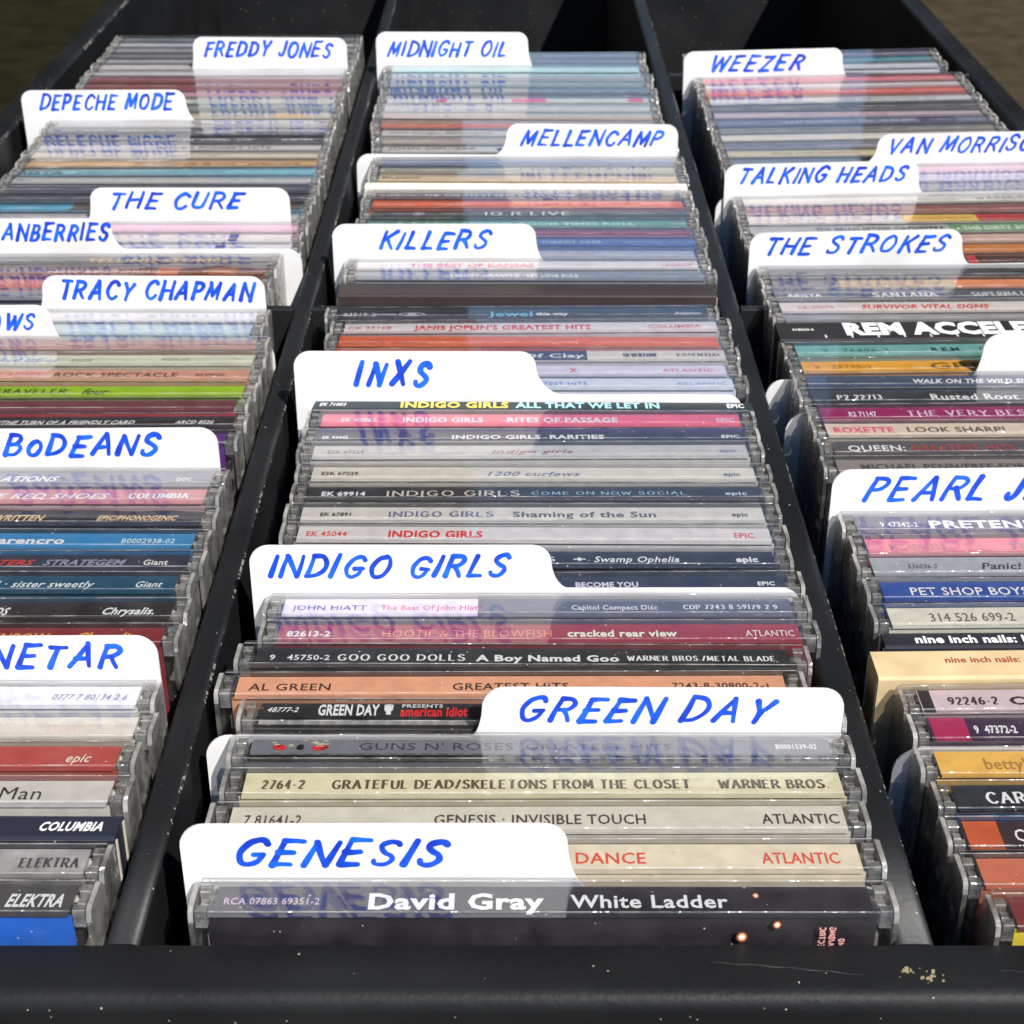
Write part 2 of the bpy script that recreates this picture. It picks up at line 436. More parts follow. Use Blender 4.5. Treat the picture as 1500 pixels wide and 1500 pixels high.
# ---------------------------------------------------------------- letters drawn as strokes
Cv, Ln = 1, 0
SK = {
 'A': (.68, [(Ln, [(0, 0), (.34, 1)]), (Ln, [(.34, 1), (.68, 0)]), (Ln, [(.13, .36), (.55, .36)])]),
 'B': (.55, [(Ln, [(0, 0), (0, 1)]), (Cv, [(0, 1), (.34, .98), (.45, .76), (.30, .55), (0, .52)]), (Cv, [(0, .52), (.38, .49), (.54, .27), (.38, .03), (0, 0)])]),
 'C': (.62, [(Cv, [(.61, .82), (.50, .95), (.33, 1), (.12, .86), (0, .5), (.12, .14), (.33, 0), (.50, .04), (.62, .18)])]),
 'D': (.64, [(Ln, [(0, 0), (0, 1)]), (Cv, [(0, 1), (.34, .96), (.58, .76), (.64, .5), (.58, .24), (.34, .04), (0, 0)])]),
 'E': (.52, [(Ln, [(0, 0), (0, 1)]), (Ln, [(0, 1), (.52, 1)]), (Ln, [(0, .52), (.42, .52)]), (Ln, [(0, 0), (.52, 0)])]),
 'F': (.50, [(Ln, [(0, 0), (0, 1)]), (Ln, [(0, 1), (.52, 1)]), (Ln, [(0, .52), (.42, .52)])]),
 'G': (.66, [(Cv, [(.62, .84), (.50, .96), (.33, 1), (.12, .86), (0, .5), (.12, .14), (.33, 0), (.52, .05), (.62, .2), (.64, .42)]), (Ln, [(.38, .42), (.68, .42)])]),
 'H': (.62, [(Ln, [(0, 0), (0, 1)]), (Ln, [(.62, 0), (.62, 1)]), (Ln, [(0, .5), (.62, .5)])]),
 'I': (.02, [(Ln, [(0, 0), (0, 1)])]),
 'J': (.36, [(Cv, [(.34, 1), (.34, .3), (.28, .06), (.14, 0), (.02, .08), (0, .22)])]),
 'K': (.56, [(Ln, [(0, 0), (0, 1)]), (Ln, [(.54, 1), (.02, .45)]), (Ln, [(.18, .6), (.58, 0)])]),
 'L': (.48, [(Ln, [(0, 1), (0, 0)]), (Ln, [(0, 0), (.48, 0)])]),
 'M': (.78, [(Ln, [(0, 0), (.08, 1)]), (Ln, [(.08, 1), (.39, .18)]), (Ln, [(.39, .18), (.70, 1)]), (Ln, [(.70, 1), (.78, 0)])]),
 'N': (.64, [(Ln, [(0, 0), (0, 1)]), (Ln, [(0, 1), (.64, 0)]), (Ln, [(.64, 0), (.64, 1)])]),
 'O': (.70, [(Cv, [(.35, 1), (.12, .88), (0, .5), (.12, .12), (.35, 0), (.58, .12), (.70, .5), (.58, .88), (.35, 1)])]),
 'P': (.52, [(Ln, [(0, 0), (0, 1)]), (Cv, [(0, 1), (.36, .98), (.52, .76), (.36, .50), (0, .46)])]),
 'Q': (.70, [(Cv, [(.35, 1), (.12, .88), (0, .5), (.12, .12), (.35, 0), (.58, .12), (.70, .5), (.58, .88), (.35, 1)]), (Ln, [(.42, .25), (.72, -.08)])]),
 'R': (.58, [(Ln, [(0, 0), (0, 1)]), (Cv, [(0, 1), (.36, .98), (.52, .76), (.36, .52), (0, .48)]), (Ln, [(.26, .48), (.60, 0)])]),
 'S': (.52, [(Cv, [(.50, .86), (.40, .97), (.24, 1), (.06, .90), (.05, .70), (.24, .54), (.44, .42), (.52, .24), (.42, .05), (.24, 0), (.06, .06), (0, .18)])]),
 'T': (.60, [(Ln, [(.30, 0), (.30, 1)]), (Ln, [(0, 1), (.60, 1)])]),
 'U': (.60, [(Cv, [(0, 1), (0, .35), (.08, .08), (.30, 0), (.52, .08), (.60, .35), (.60, 1)])]),
 'V': (.64, [(Ln, [(0, 1), (.32, 0)]), (Ln, [(.32, 0), (.64, 1)])]),
 'W': (.90, [(Ln, [(0, 1), (.22, 0)]), (Ln, [(.22, 0), (.45, .85)]), (Ln, [(.45, .85), (.68, 0)]), (Ln, [(.68, 0), (.90, 1)])]),
 'X': (.60, [(Ln, [(0, 1), (.60, 0)]), (Ln, [(0, 0), (.60, 1)])]),
 'Y': (.60, [(Ln, [(0, 1), (.30, .48)]), (Ln, [(.60, 1), (.30, .48)]), (Ln, [(.30, .48), (.30, 0)])]),
 'Z': (.56, [(Ln, [(0, 1), (.56, 1)]), (Ln, [(.56, 1), (0, 0)]), (Ln, [(0, 0), (.56, 0)])]),
 '0': (.50, [(Cv, [(.25, 1), (.06, .85), (0, .5), (.06, .15), (.25, 0), (.44, .15), (.50, .5), (.44, .85), (.25, 1)])]),
 '1': (.20, [(Ln, [(.14, 0), (.14, 1)]), (Ln, [(.14, 1), (0, .84)])]),
 '2': (.48, [(Cv, [(.02, .80), (.12, .96), (.28, 1), (.44, .86), (.42, .62), (.2, .3), (0, 0)]), (Ln, [(0, 0), (.50, 0)])]),
 '3': (.46, [(Cv, [(.02, .9), (.22, 1), (.42, .82), (.34, .58), (.16, .53)]), (Cv, [(.16, .53), (.4, .46), (.46, .25), (.3, .02), (.12, 0), (0, .12)])]),
 '4': (.50, [(Ln, [(.36, 0), (.36, 1)]), (Ln, [(.36, 1), (0, .3)]), (Ln, [(0, .3), (.52, .3)])]),
 '5': (.46, [(Ln, [(.42, 1), (.08, 1)]), (Ln, [(.08, 1), (.04, .56)]), (Cv, [(.04, .56), (.24, .62), (.44, .46), (.44, .2), (.26, 0), (.08, .02), (0, .12)])]),
 '6': (.48, [(Cv, [(.42, .96), (.2, .86), (.03, .5), (.04, .16), (.24, 0), (.44, .12), (.46, .38), (.28, .56), (.08, .46)])]),
 '7': (.48, [(Ln, [(0, 1), (.48, 1)]), (Ln, [(.48, 1), (.16, 0)])]),
 '8': (.46, [(Cv, [(.23, .54), (.05, .68), (.06, .92), (.23, 1), (.40, .92), (.41, .68), (.23, .54), (.03, .38), (.03, .1), (.23, 0), (.43, .1), (.43, .38), (.23, .54)])]),
 '9': (.48, [(Cv, [(.04, .06), (.26, .14), (.44, .5), (.43, .84), (.24, 1), (.04, .88), (.02, .62), (.2, .44), (.4, .54)])]),
 '&': (.62, [(Cv, [(.60, 0), (.3, .4), (.1, .75), (.2, .98), (.36, .9), (.32, .65), (.04, .38), (.04, .1), (.25, 0), (.48, .12), (.6, .4)])]),
 '/': (.36, [(Ln, [(0, -.05), (.36, 1.05)])]), '.': (.06, [(Ln, [(.0, .0), (.06, .03)])]), '-': (.30, [(Ln, [(0, .42), (.30, .42)])]),
 "'": (.06, [(Ln, [(.04, 1), (.02, .78)])]), '*': (.3, [(Ln, [(0, .5), (.3, .5)]), (Ln, [(.15, .35), (.15, .65)])]), ':': (.06, [(Ln, [(0, .05), (.05, .08)]), (Ln, [(0, .55), (.05, .58)])]),
}
def smooth(pts, n=6):
    if len(pts) < 3: return pts
    P = [pts[0]] + list(pts) + [pts[-1]]; out = []
    if math.dist(pts[0], pts[-1]) < 1e-6: P[0] = pts[-2]; P[-1] = pts[1]
    for i in range(1, len(P) - 2):
        p0, p1, p2, p3 = P[i - 1:i + 3]
        for k in range(n):
            t = k / n
            out.append(tuple(.5 * (2 * p1[d] + (p2[d] - p0[d]) * t + (2 * p0[d] - 5 * p1[d] + 4 * p2[d] - p3[d]) * t * t + (3 * p1[d] - p0[d] - 3 * p2[d] + p3[d]) * t ** 3) for d in (0, 1)))
    out.append(pts[-1]); return out
def layout(text, gap=.26, space=.5):
    x = 0; res = []
    for ch in text:
        if ch == ' ': x += space; continue
        low = ch.islower(); k = ch.upper()
        if k not in SK: x += .3; continue
        wd, st = SK[k]; s = .72 if low else 1.0
        res.append((x, s, wd, st)); x += wd * s + gap
    return res, x - gap
def serif_mesh(text, x0, x1, yc, h, z, heavy=1.0):
    """capitals with thick uprights, thin level strokes and small serifs"""
    res, tot = layout(text, .36, .5); mb = MB(); h *= .86; sx = (x1 - x0) / max(tot, .2); dz = 0.0
    for x, s, wd, st in res:
        for cv, pts in st:
            P = smooth(pts, 5) if cv else [pts[0], ((pts[0][0] + pts[1][0]) / 2, (pts[0][1] + pts[1][1]) / 2), pts[1]]
            Q = [(x0 + (x + p[0] * s) * sx, yc + (p[1] * s - .5) * h) for p in P]
            hw = []
            for i in range(len(Q)):
                a_ = Q[max(0, i - 1)]; b_ = Q[min(len(Q) - 1, i + 1)]
                dx, dy = b_[0] - a_[0], b_[1] - a_[1]; l = math.hypot(dx, dy) or 1
                hw.append(h * (.052 + .048 * heavy * abs(dy) / l))
            A, B = ribbon_pts(Q, hw); dz += .003
            mb.strip([(p[0], p[1], z + dz) for p in A], [(p[0], p[1], z + dz) for p in B])
            if not cv and abs(pts[0][1] - pts[1][1]) > .45:
                for p in pts:
                    if p[1] in (0, 1):
                        qx = x0 + (x + p[0] * s) * sx; qy = yc + (p[1] * s - .5) * h; dz += .003
                        l = .13 * h; mb.strip([(qx - l, qy + .035 * h, z + dz), (qx + l, qy + .035 * h, z + dz)], [(qx - l, qy - .035 * h, z + dz), (qx + l, qy - .035 * h, z + dz)])
            if dz > .09: dz = 0.003 * rng.random()
    return mb
def hand_mesh(text, x0, x1, z0, z1, y, r0):
    """felt-pen capitals on an upright card: slanted, uneven, round-ended"""
    z0 += r0; z1 -= r0; x0 += r0; x1 -= r0
    res, tot = layout(text, .62 if len(text) < 5 else .40, .58); mb = MB(); h = z1 - z0
    slant = .42; tot2 = tot + slant; sx = (x1 - x0) / tot2; dy = 0.0
    for x, s, wd, st in res:
        jx, jz, js = rng.uniform(-.03, .03), rng.uniform(-.05, .05), rng.uniform(.93, 1.06)
        sl = slant + rng.uniform(-.05, .05)
        for cv, pts in st:
            pts = [(p[0] + rng.uniform(-.02, .02), p[1] + rng.uniform(-.025, .025)) for p in pts]
            if not cv:
                a_, b_ = pts; c = ((a_[0] + b_[0]) / 2 + rng.uniform(-.025, .025), (a_[1] + b_[1]) / 2 + rng.uniform(-.02, .02)); pts = [a_, c, b_]
            elif math.dist(pts[0], pts[-1]) < .09: pts = pts[:-1] + [(pts[-1][0] + .05, pts[-1][1] + .03)]
            P = smooth(pts, 9)
            Q = [(x0 + (x + jx + (p[0] * s * js) + sl * p[1] * s) * sx, z0 + (p[1] * s * js + jz) * h) for p in P]
            rr = r0 * rng.uniform(.88, 1.15)
            hw = [rr * (1 + .05 * math.sin(i * .35 + jx * 90)) * (1.14 - .30 * i / len(Q)) for i in range(len(Q))]; mk = int(rng.random() < .5)
            A, B = ribbon_pts(Q, hw); dy -= .0035
            def cap(i0, sgn):
                q = Q[i0]; n_ = Q[1] if i0 == 0 else Q[-2]
                an = math.atan2(q[1] - n_[1], q[0] - n_[0]); b0 = len(mb.v); hh = hw[i0]
                for k in range(7):
                    t = an - math.pi / 2 + math.pi * k / 6
                    mb.v.append((q[0] + hh * math.cos(t), y + dy, q[1] + hh * math.sin(t)))
                mb.f.append(tuple(b0 + k for k in range(7))); mb.mi.append(mk)
            mb.strip([(p[0], y + dy, p[1]) for p in A], [(p[0], y + dy, p[1]) for p in B], mk)
            cap(0, 1); cap(-1, 1)
    return mb

# ---------------------------------------------------------------- printed type set with the built-in font
PEND = []       # (curve object, x0, x1, yc, cap height, z, style, parent, colour)
FST = {'s': (.012, 0), 'm': (.020, 0), 'b': (.034, 0), 'i': (.014, .28), 'bi': (.030, .28), 'c': (.034, 0), 't': (.0, 0), 't2': (.010, 0), 'bb': (.055, 0)}
def type_text(s, x0, x1, yc, h, z, style, parent, colr):
    caps = all((not c.isalpha()) or c.isupper() for c in s)
    if style in ('n', 'n2', 'ni') and caps:
        me = serif_mesh(s, x0, x1, yc, h, z, 1.2 if style == 'n2' else 1.0).mesh("lettering", ink(colr))
        link("lettering", me, parent); return
    if style in ('n', 'n2', 'ni'): style = {'n': 'm', 'n2': 'bi', 'ni': 'i'}[style]
    off, sh = FST[style]
    cu = bpy.data.curves.new("type", 'FONT'); cu.body = s; cu.size = 1; cu.offset = off; cu.shear = sh; cu.resolution_u = 2
    cu.space_character = 1.06; cu.fill_mode = 'FRONT'
    o = bpy.data.objects.new("type", cu); COL.objects.link(o)
    PEND.append((o, x0, x1, yc, h, z, parent, colr))
def flush_type():
    bpy.context.view_layer.update()
    dg = bpy.context.evaluated_depsgraph_get()
    for o, x0, x1, yc, h, z, parent, colr in PEND:
        me = bpy.data.meshes.new_from_object(o.evaluated_get(dg))
        xs = [v.co.x for v in me.vertices]
        if not xs: bpy.data.objects.remove(o); continue
        lo, hi = min(xs), max(xs); cap = 0.729
        for v in me.vertices:
            v.co = Vector(((x0 + (v.co.x - lo) / (hi - lo) * (x1 - x0)) * MM, (yc + (v.co.y / cap - .5) * h) * MM, z * MM))
        me.materials.clear(); me.materials.append(ink(colr)); me.name = "lettering"
        link("lettering", me, parent)
        cu = o.data; bpy.data.objects.remove(o); bpy.data.curves.remove(cu)
    PEND.clear()

# ---------------------------------------------------------------- compact disc cases
HC = 142.0      # how deep a case stands
CACHE = {}
def arm_profile(t, z0, top, ch):
    y0, y1 = -t / 2 + .25, t / 2 - .25
    return [(y0, z0), (y1, z0), (y1, top - ch * .8), (y1 - .5, top - .45), (y1 - 1.4, top), (y0 + 1.6, top), (y0 + .5, top - .5), (y0, top - ch)]
def jewel_meshes(t, rib):
    key = (t, rib)
    if key in CACHE: return CACHE[key]
    b = MB()
    b.cbox(-58.9, 58.9, -t / 2 + .02, t / 2 - 1.25, HC - 1.15, HC, .26, 0, 1)          # clear spine
    b.box(-61, 61, -t / 2 + .02, -t / 2 + 1.0, 0, HC - 1.25)                      # clear back
    if rib:
        x = -54.0
        while x < 55:
            b.box(x, x + 2.0, -t / 2 + 1.1, -t / 2 + 3.4, HC - 1.9, HC - 1.22); x += 3.35
    base = fixn(b.mesh("base_shell", [SHELL, EDGE]))
    l = MB()
    l.cbox(-61.2, 61.2, t / 2 - 1.12, t / 2 - .02, 0, HC - .25, .22, 0, 1)
    lid = fixn(l.mesh("lid", [SHELL, EDGE]))
    arms = []
    for sgn in (-1, 1):
        a_ = MB(); x0, x1 = sorted((sgn * 61.5, sgn * 62.4))
        a_.poly_prism(arm_profile(t, 0, HC - .15, 2.6), 'x', x0, x1)
        for q in (4, 5, 6, 7, 8): a_.mi[q] = 1
        z = HC - 12
        while z > 14:                                                           # moulded gripping notches down the edge
            if rng.random() < .9: a_.box(x0 + .2, x1 + (.28 if sgn > 0 else -.0) if sgn > 0 else x1 - .2, -1.2, 1.2, z, z + .8)
            z -= 7.5
        arms.append(fixn(a_.mesh("side_arm", [ARM, EDGE])))
    blocks = []
    for sgn in (-1, 1):
        k = MB()
        def bb(xa, xb, ya, yb, za, zb):
            u, v = sorted((sgn * xa, sgn * xb)); k.cbox(u, v, ya, yb, za, zb, .3, 0, 1)
        bb(59.1, 61.2, -t / 2 + .5, -t / 2 + 2.4, HC - 4.0, HC - .35)
        bb(59.2, 60.6, -t / 2 + 3.2, -t / 2 + 4.9, HC - 4.4, HC - 1.2)
        bb(59.1, 61.1, -t / 2 + 5.9, t / 2 - 1.5, HC - 5.0, HC - .7)
        pts = [(-.3 + 1.1 * math.cos(q * math.tau / 10), HC - 5.4 + 1.1 * math.sin(q * math.tau / 10)) for q in range(10)]
        k.poly_prism(pts, 'x', *sorted((sgn * 59.0, sgn * 61.25)))
        blocks.append(fixn(k.mesh("hinge_block", [BLOCK, EDGE])))
    tr = []
    m_ = MB(); m_.box(-58.4, 58.4, -t / 2 + 1.9, -t / 2 + 6.0, 2, HC - 3.2)
    z = 10.0
    while z < HC - 10:                                                          # ribs at the tray's ends
        m_.box(58.45, 59.7, -t / 2 + 2.2, -t / 2 + 5.6, z, z + 3.2); m_.box(-59.7, -58.45, -t / 2 + 2.2, -t / 2 + 5.6, z, z + 3.2); z += 6.4
    for mt in TRAYS: tr.append(fixn(m_.mesh("disc_tray", mt)))
    p = MB(); p.box(-59.4, 59.4, t / 2 - 2.75, t / 2 - 1.35, 2, HC - 3.4)
    pages = fixn(p.mesh("booklet", PAGES))
    CACHE[key] = (base, lid, arms, blocks, tr, pages)
    return CACHE[key]
def colour_mesh(kind, t, colr, mot, rib):
    key = ('col', kind, t, tuple(colr), mot, rib)
    if key in CACHE: return CACHE[key]
    m_ = MB(); mat = paper(colr, .5, mot)
    if kind == 'spine':
        m_.box(-58.2, 58.2, -t / 2 + (3.5 if rib else .5), t / 2 - 1.3, HC - 1.75, HC - 1.35)
    elif kind == 'back':
        m_.box(-58.8, 58.8, -t / 2 + 1.12, -t / 2 + 1.4, 2, HC - 1.95)
    elif kind == 'digi':
        c = .6
        m_.cbox(-62, 62, -t / 2, t / 2, 0, HC - 1, c)
    CACHE[key] = fixn(m_.mesh(kind, mat)); return CACHE[key]
ORD = ["first", "second", "third", "fourth", "fifth", "sixth", "seventh", "eighth", "ninth", "tenth", "eleventh", "twelfth", "thirteenth", "fourteenth", "fifteenth"]
ROW = {'M': 'middle row', 'L': 'left row', 'R': 'right row'}
LEAN = {'M': 4.0, 'L': 4.0, 'R': 1.0}
def stand(name, col, x, Yfar, z, t, yaw=0, roll=0, lean=0):
    """an Empty at the foot of something standing in a row, so that its far top edge comes to (x, Yfar, z)"""
    o = bpy.data.objects.new(name, None); COL.objects.link(o); o.empty_display_size = .01
    R = (Matrix.Rotation(yaw, 3, 'Z') @ Matrix.Rotation(-math.radians(LEAN[col] + lean), 3, 'X') @ Matrix.Rotation(roll, 3, 'Y'))
    off = R @ Vector((0, t / 2, HC))
    o.matrix_world = Matrix.Translation((Vector((x, Yfar, z)) - off) * MM) @ R.to_4x4()
    return o
def disc_case(e):
    _, col, cx, Yf, z, t, colr, look, nth, ndiv, texts, opt = e
    kind = opt.get('kind', 'jewel')
    roll = math.radians(rng.gauss(0, .18) - (.45 + .75 * min(1, max(0, (Yf - 400) / 350)) if col == 'R' else 0))
    name = "cd_case" if kind == 'jewel' else "cardboard_cd_case"
    t = t * .985 - .5
    o = stand(name, col, cx, Yf, z, t, math.radians(rng.gauss(0, .12)), roll, rng.gauss(0, .32))
    where = ("foremost of the %s" % ROW[col]) if ndiv == 0 and nth == 1 else (
        "%s from the front, %s" % (ORD[nth - 1], ROW[col]) if ndiv == 0 else "%s behind %s tab, %s" % (ORD[nth - 1], ORD[ndiv - 1], ROW[col]))
    tag(o, look + ", " + where, "disc case", "disc cases standing in the " + ROW[col])
    mot = .45 if opt.get('mot') else (.3 if sum(colr) < 200 else 0)
    if kind == 'jewel':
        rib = bool(opt.get('rib'))
        base, lid, arms, blocks, tr, pages = jewel_meshes(t, rib)
        bs = link("base_shell", base, o); ld = link("lid", lid, o)
        for q in arms: link("side_arm", q, ld)
        for q in blocks: link("hinge_block", q, bs)
        link("disc_tray", tr[rng.choice((0, 0, 1, 1, 2, 2))], o); link("booklet", pages, o)
        sp = link("spine_print", colour_mesh('spine', t, colr, mot, rib), o)
        bk = link("back_print", colour_mesh('back', t, opt.get('low', colr), mot, rib), o)
        ztop = HC - 1.35 + .02; y0, y1 = -t / 2 + (3.5 if rib else .5), t / 2 - 1.3; X = 58.0
    else:
        sp = bk = link("sleeve", colour_mesh('digi', t, colr, .12, False), o)
        p = MB(); p.box(-61.6, 61.6, -t / 2 + .5, t / 2 - .5, .4, HC - 1.6); 
        for sgn in (-1, 1):
            q = MB(); q.box(*sorted((sgn * 62.02, sgn * 62.25)), -t / 2 + .35, -t / 2 + 1.1, 1, HC - 2); q.box(*sorted((sgn * 62.02, sgn * 62.25)), t / 2 - 1.1, t / 2 - .35, 1, HC - 2)
            link("board_edge", fixn(q.mesh("board_edge", BOARD)), sp)
        ztop = HC - 1 + .02; y0, y1 = -t / 2 + .7, t / 2 - .7; X = 61.6
    for k, (xa, xb, c) in enumerate(opt.get('segs', ())):
        s_ = MB(); s_.box(max(-X, xa), min(X, xb), y0 + .02, y1 - .02, ztop - .1, ztop + .03)
        if xb > xa: link("spine_block", fixn(s_.mesh("spine_block", paper(c))), sp)
    yc = (y0 + y1) / 2; hh = 3.55 * (1 + .38 * min(1, max(0, (Yf - 320) / 200)))
    for s, xa, xb, c, f, sz, yo in texts:
        type_text(s, max(-X + 1, xa) if xa > -X - 6 and xb > -X else xa, min(X - 1, xb), yc + yo * (y1 - y0), hh * sz, ztop + .06, f, sp, c)
    if opt.get('roses'):
        r_ = MB()
        for cx_, c_ in ((-52.6, 0), (-44.2, 0)):
            for k in range(5): r_.disc(cx_ + rng.uniform(-.5, .5), yc - .3 + rng.uniform(-.4, .4), ztop + .05 + k * .004, 1.3 - k * .22, 1.0 - k * .17, 11, k % 2, .18)
        for k in range(14): r_.disc(-48.4 + rng.uniform(-6.5, 6.5), yc + rng.uniform(-.2, 1.9), ztop + .04 - k * .002 + .03, rng.uniform(.3, .9), .22, 6, 2, .3)
        r_.disc(-48.4, yc - .4, ztop + .09, .8, 1.0, 8, 3, .2)
        link("rose_emblem", r_.mesh("rose_emblem", [ink((205, 45, 50)), ink((150, 20, 30)), ink((190, 180, 150)), ink((30, 30, 30))]), sp)
    if opt.get('fist'):
        r_ = MB(); c0 = -31.6
        r_.disc(c0, yc + .3, ztop + .07, 1.0, 1.0, 9, 0, .1)
        for k in range(4): r_.strip([(c0 - .9 + k * .48, yc + .6, ztop + .074), (c0 - .5 + k * .48, yc + .6, ztop + .074)], [(c0 - .9 + k * .48, yc + 2.1 - abs(k - 1.5) * .2, ztop + .074), (c0 - .5 + k * .48, yc + 2.1 - abs(k - 1.5) * .2, ztop + .074)])
        r_.strip([(c0 - .5, yc + .2, ztop + .078), (c0 + .5, yc + .2, ztop + .078)], [(c0 - .4, yc - 1.8, ztop + .078), (c0 + .6, yc - 1.8, ztop + .078)])
        link("fist_emblem", r_.mesh("fist_emblem", ink((235, 232, 228))), sp)
    if opt.get('oval'):
        r_ = MB(); c0 = -35 if opt['oval'] == 1 else -41
        for k, (rx, ry) in enumerate(((4.2, 1.5), (3.6, 1.1), (1.6, .8))) if opt['oval'] == 1 else enumerate(((2.2, 1.9), (1.8, 1.5), (1.0, .7))):
            r_.disc(c0, yc, ztop + .05 + k * .01, rx, ry, 20, k % 2)
        if opt['oval'] == 1: r_.strip([(c0 - 12, yc + .35, ztop + .05), (c0 - 5, yc + .35, ztop + .05)], [(c0 - 12, yc - .35, ztop + .05), (c0 - 5, yc - .35, ztop + .05)])
        link("oval_emblem", r_.mesh("oval_emblem", [ink((205, 205, 210)), ink(colr)]), sp)
    if opt.get('tick'):
        r_ = MB()
        for k in range(12): r_.box(-48 + k * 8.1, -47.4 + k * 8.1, -t / 2 + .9, -t / 2 + 3.0, ztop - .1, ztop + .04)
        link("clear_rib", fixn(r_.mesh("clear_rib", ink((190, 190, 195)))), sp)
    if opt.get('lights'):
        r_ = MB()
        yb = -t / 2 - .02
        def glow(x, y, zz, up, r):
            for k in range(4):
                b0 = len(r_.v); rr = r * (1 - k * .22)
                for q in range(12):
                    an = q * math.tau / 12
                    if up: r_.v.append((x + rr * math.cos(an), y + rr * 1.2 * math.sin(an), zz + k * .006))
                    else: r_.v.append((x + rr * math.cos(an), y - k * .006, zz + rr * 1.2 * math.sin(an)))
                r_.f.append(tuple(b0 + q for q in range(12))); r_.mi.append(k)
        gm = [ink((78, 48, 44)), ink((190, 95, 60)), ink((245, 190, 150)), ink((255, 245, 235))]
        glow(37.9, yc + 1.4, ztop + .06, True, .75)
        glow(41.0, yb, HC - 2.8, False, .85); glow(35.0, yb, HC - 5.6, False, 1.1)
        link("small_light_picture", r_.mesh("small_light_picture", gm), sp)
        for i, s in enumerate(("ELECTRIC", "RCA/BMG", "01540")):
            k = MB(); res, tot = layout(s, .25)
            for x, sc_, wd, st in res:
                for cv, pts in st:
                    P = smooth(pts, 4) if cv else [pts[0], pts[1]]
                    Q = [(49.6 + i * 1.75 + (1 - p[1]) * -1.0, HC - 9.4 + (x + p[0]) * 1.05) for p in P]
                    A, B = ribbon_pts(Q, .12)
                    k.strip([(p[0], yb - .01, p[1]) for p in A], [(p[0], yb - .01, p[1]) for p in B])
            link("small_print", k.mesh("small_print", ink((215, 150, 150))), bk)
    return o

# ---------------------------------------------------------------- handwritten divider cards
def arc(cx, cz, r, a0, a1, n=7):
    return [(cx + r * math.cos(math.radians(a0 + (a1 - a0) * k / n)), cz + r * math.sin(math.radians(a0 + (a1 - a0) * k / n))) for k in range(n + 1)]
def scurve(xa, za, xb, zb, n=9):
    out = []
    for k in range(n + 1):
        t = k / n; out.append((xa + (xb - xa) * (t ** 1.6), za + (zb - za) * (1 - (1 - t) ** 1.5) if t < 1 else zb))
    return out
def card_outline(bx0, bx1, lx, rx, sx, side, zt, zb, rc=4.6):
    zt0 = -140
    P = [(bx0, zt0), (bx1, zt0)]
    if side == 'R':      # slope on the right of the tab, body goes on to the right
        P += arc(bx1 - 5, zb - 5, 5, 0, 90)
        P += [(sx, zb)] + scurve(rx, zt - rc, sx, zb)[::-1][1:]
        P += arc(rx - rc, zt - rc, rc, 0, 90)[1:]
        P += arc(lx + rc, zt - rc, rc, 90, 180)
    else:
        P += arc(rx - rc, zt - rc, rc, 0, 90)
        P += arc(lx + rc, zt - rc, rc, 90, 180)
        P += scurve(lx, zt - rc, sx, zb)[1:]
        P += arc(bx0 + 5, zb - 5, 5, 90, 180)
    return P
ALPHA = {}
def divider(e):
    _, col, cx, Y, zt, lx, rx, sx, side, text, txt, nd = e
    o = stand("divider_card", col, cx, Y, 0, 0, 0, math.radians(rng.gauss(0, .25) - (.35 + .9 * min(1, max(0, (Y - 250) / 350)) if col == 'R' else 0)))
    lx, rx, sx = lx - cx, rx - cx, sx - cx
    if text in ('CRANBERRIES', 'COUNTING CROWS'): bx1 = -74.3 - cx; bx0 = lx = bx1 - 127.5
    elif side == 'R': bx0, bx1 = lx, lx + 127.5
    elif text == 'FREDDY JONES': bx0, bx1 = rx - 124, rx
    else: bx0, bx1 = rx - 129.5, rx
    zb = {"INXS": .4, "INDIGO GIRLS": -.7, "MELLENCAMP": -.9, "CRANBERRIES": -1.5}[text] if text in ("INXS", "MELLENCAMP", "INDIGO GIRLS", "CRANBERRIES") else -3.2
    if side == 'L' and text in ("GREEN DAY",): zb = -2.2
    pts = [(x, z + HC) for x, z in card_outline(bx0, bx1, lx, rx, sx, side, zt, zb)]
    m_ = MB(); m_.poly_prism(pts, 'y', -.3, .3)
    cd = link("tab_card", fixn(m_.mesh("tab_card", CARD)), o)
    if text:
        x0, x1, z0, z1 = txt
        z0 += HC; z1 += HC
        k = hand_mesh(text, x0 - cx, x1 - cx, z0, z1, -.33, max(5.8, z1 - z0) * (.090 if len(text) < 9 else .084))
        link("handwriting", k.mesh("handwriting", [MARK, MARK2]), cd)
        lt = ["one word", "two words"][1 if ' ' in text else 0]
        lab = "white tab, %s in blue capitals starting with %s, %s from front, %s" % (lt, text[0] if text[0] != 'T' or True else '', ORD[nd - 1], ROW[col])
    else:
        lab = "white tab with no writing in view, %s from front, right row" % ORD[nd - 1]
    tag(o, lab, "divider card", "handwritten divider cards")
def plain_card(e, n_):
    _, col, cx, Y, _w = e
    o = stand("divider_card", col, cx, Y, 0, 0)
    x0 = 77.8 - cx
    pts = [(x, z + HC) for x, z in [(x0, -140), (x0 + 128, -140)] + arc(x0 + 123, -9.5, 5, 0, 90) + arc(x0 + 6, -10.5, 6, 90, 180)]
    m_ = MB(); m_.poly_prism(pts, 'y', -.3, .3)
    link("tab_card", fixn(m_.mesh("tab_card", CARD)), o)
    tag(o, ["shaded white card corner poking out low behind the amber spine", "shaded white card corner poking out beside the magenta spine", "shaded white card corner poking out just behind the seventh tab"][n_] + ", right row", "divider card", "handwritten divider cards")

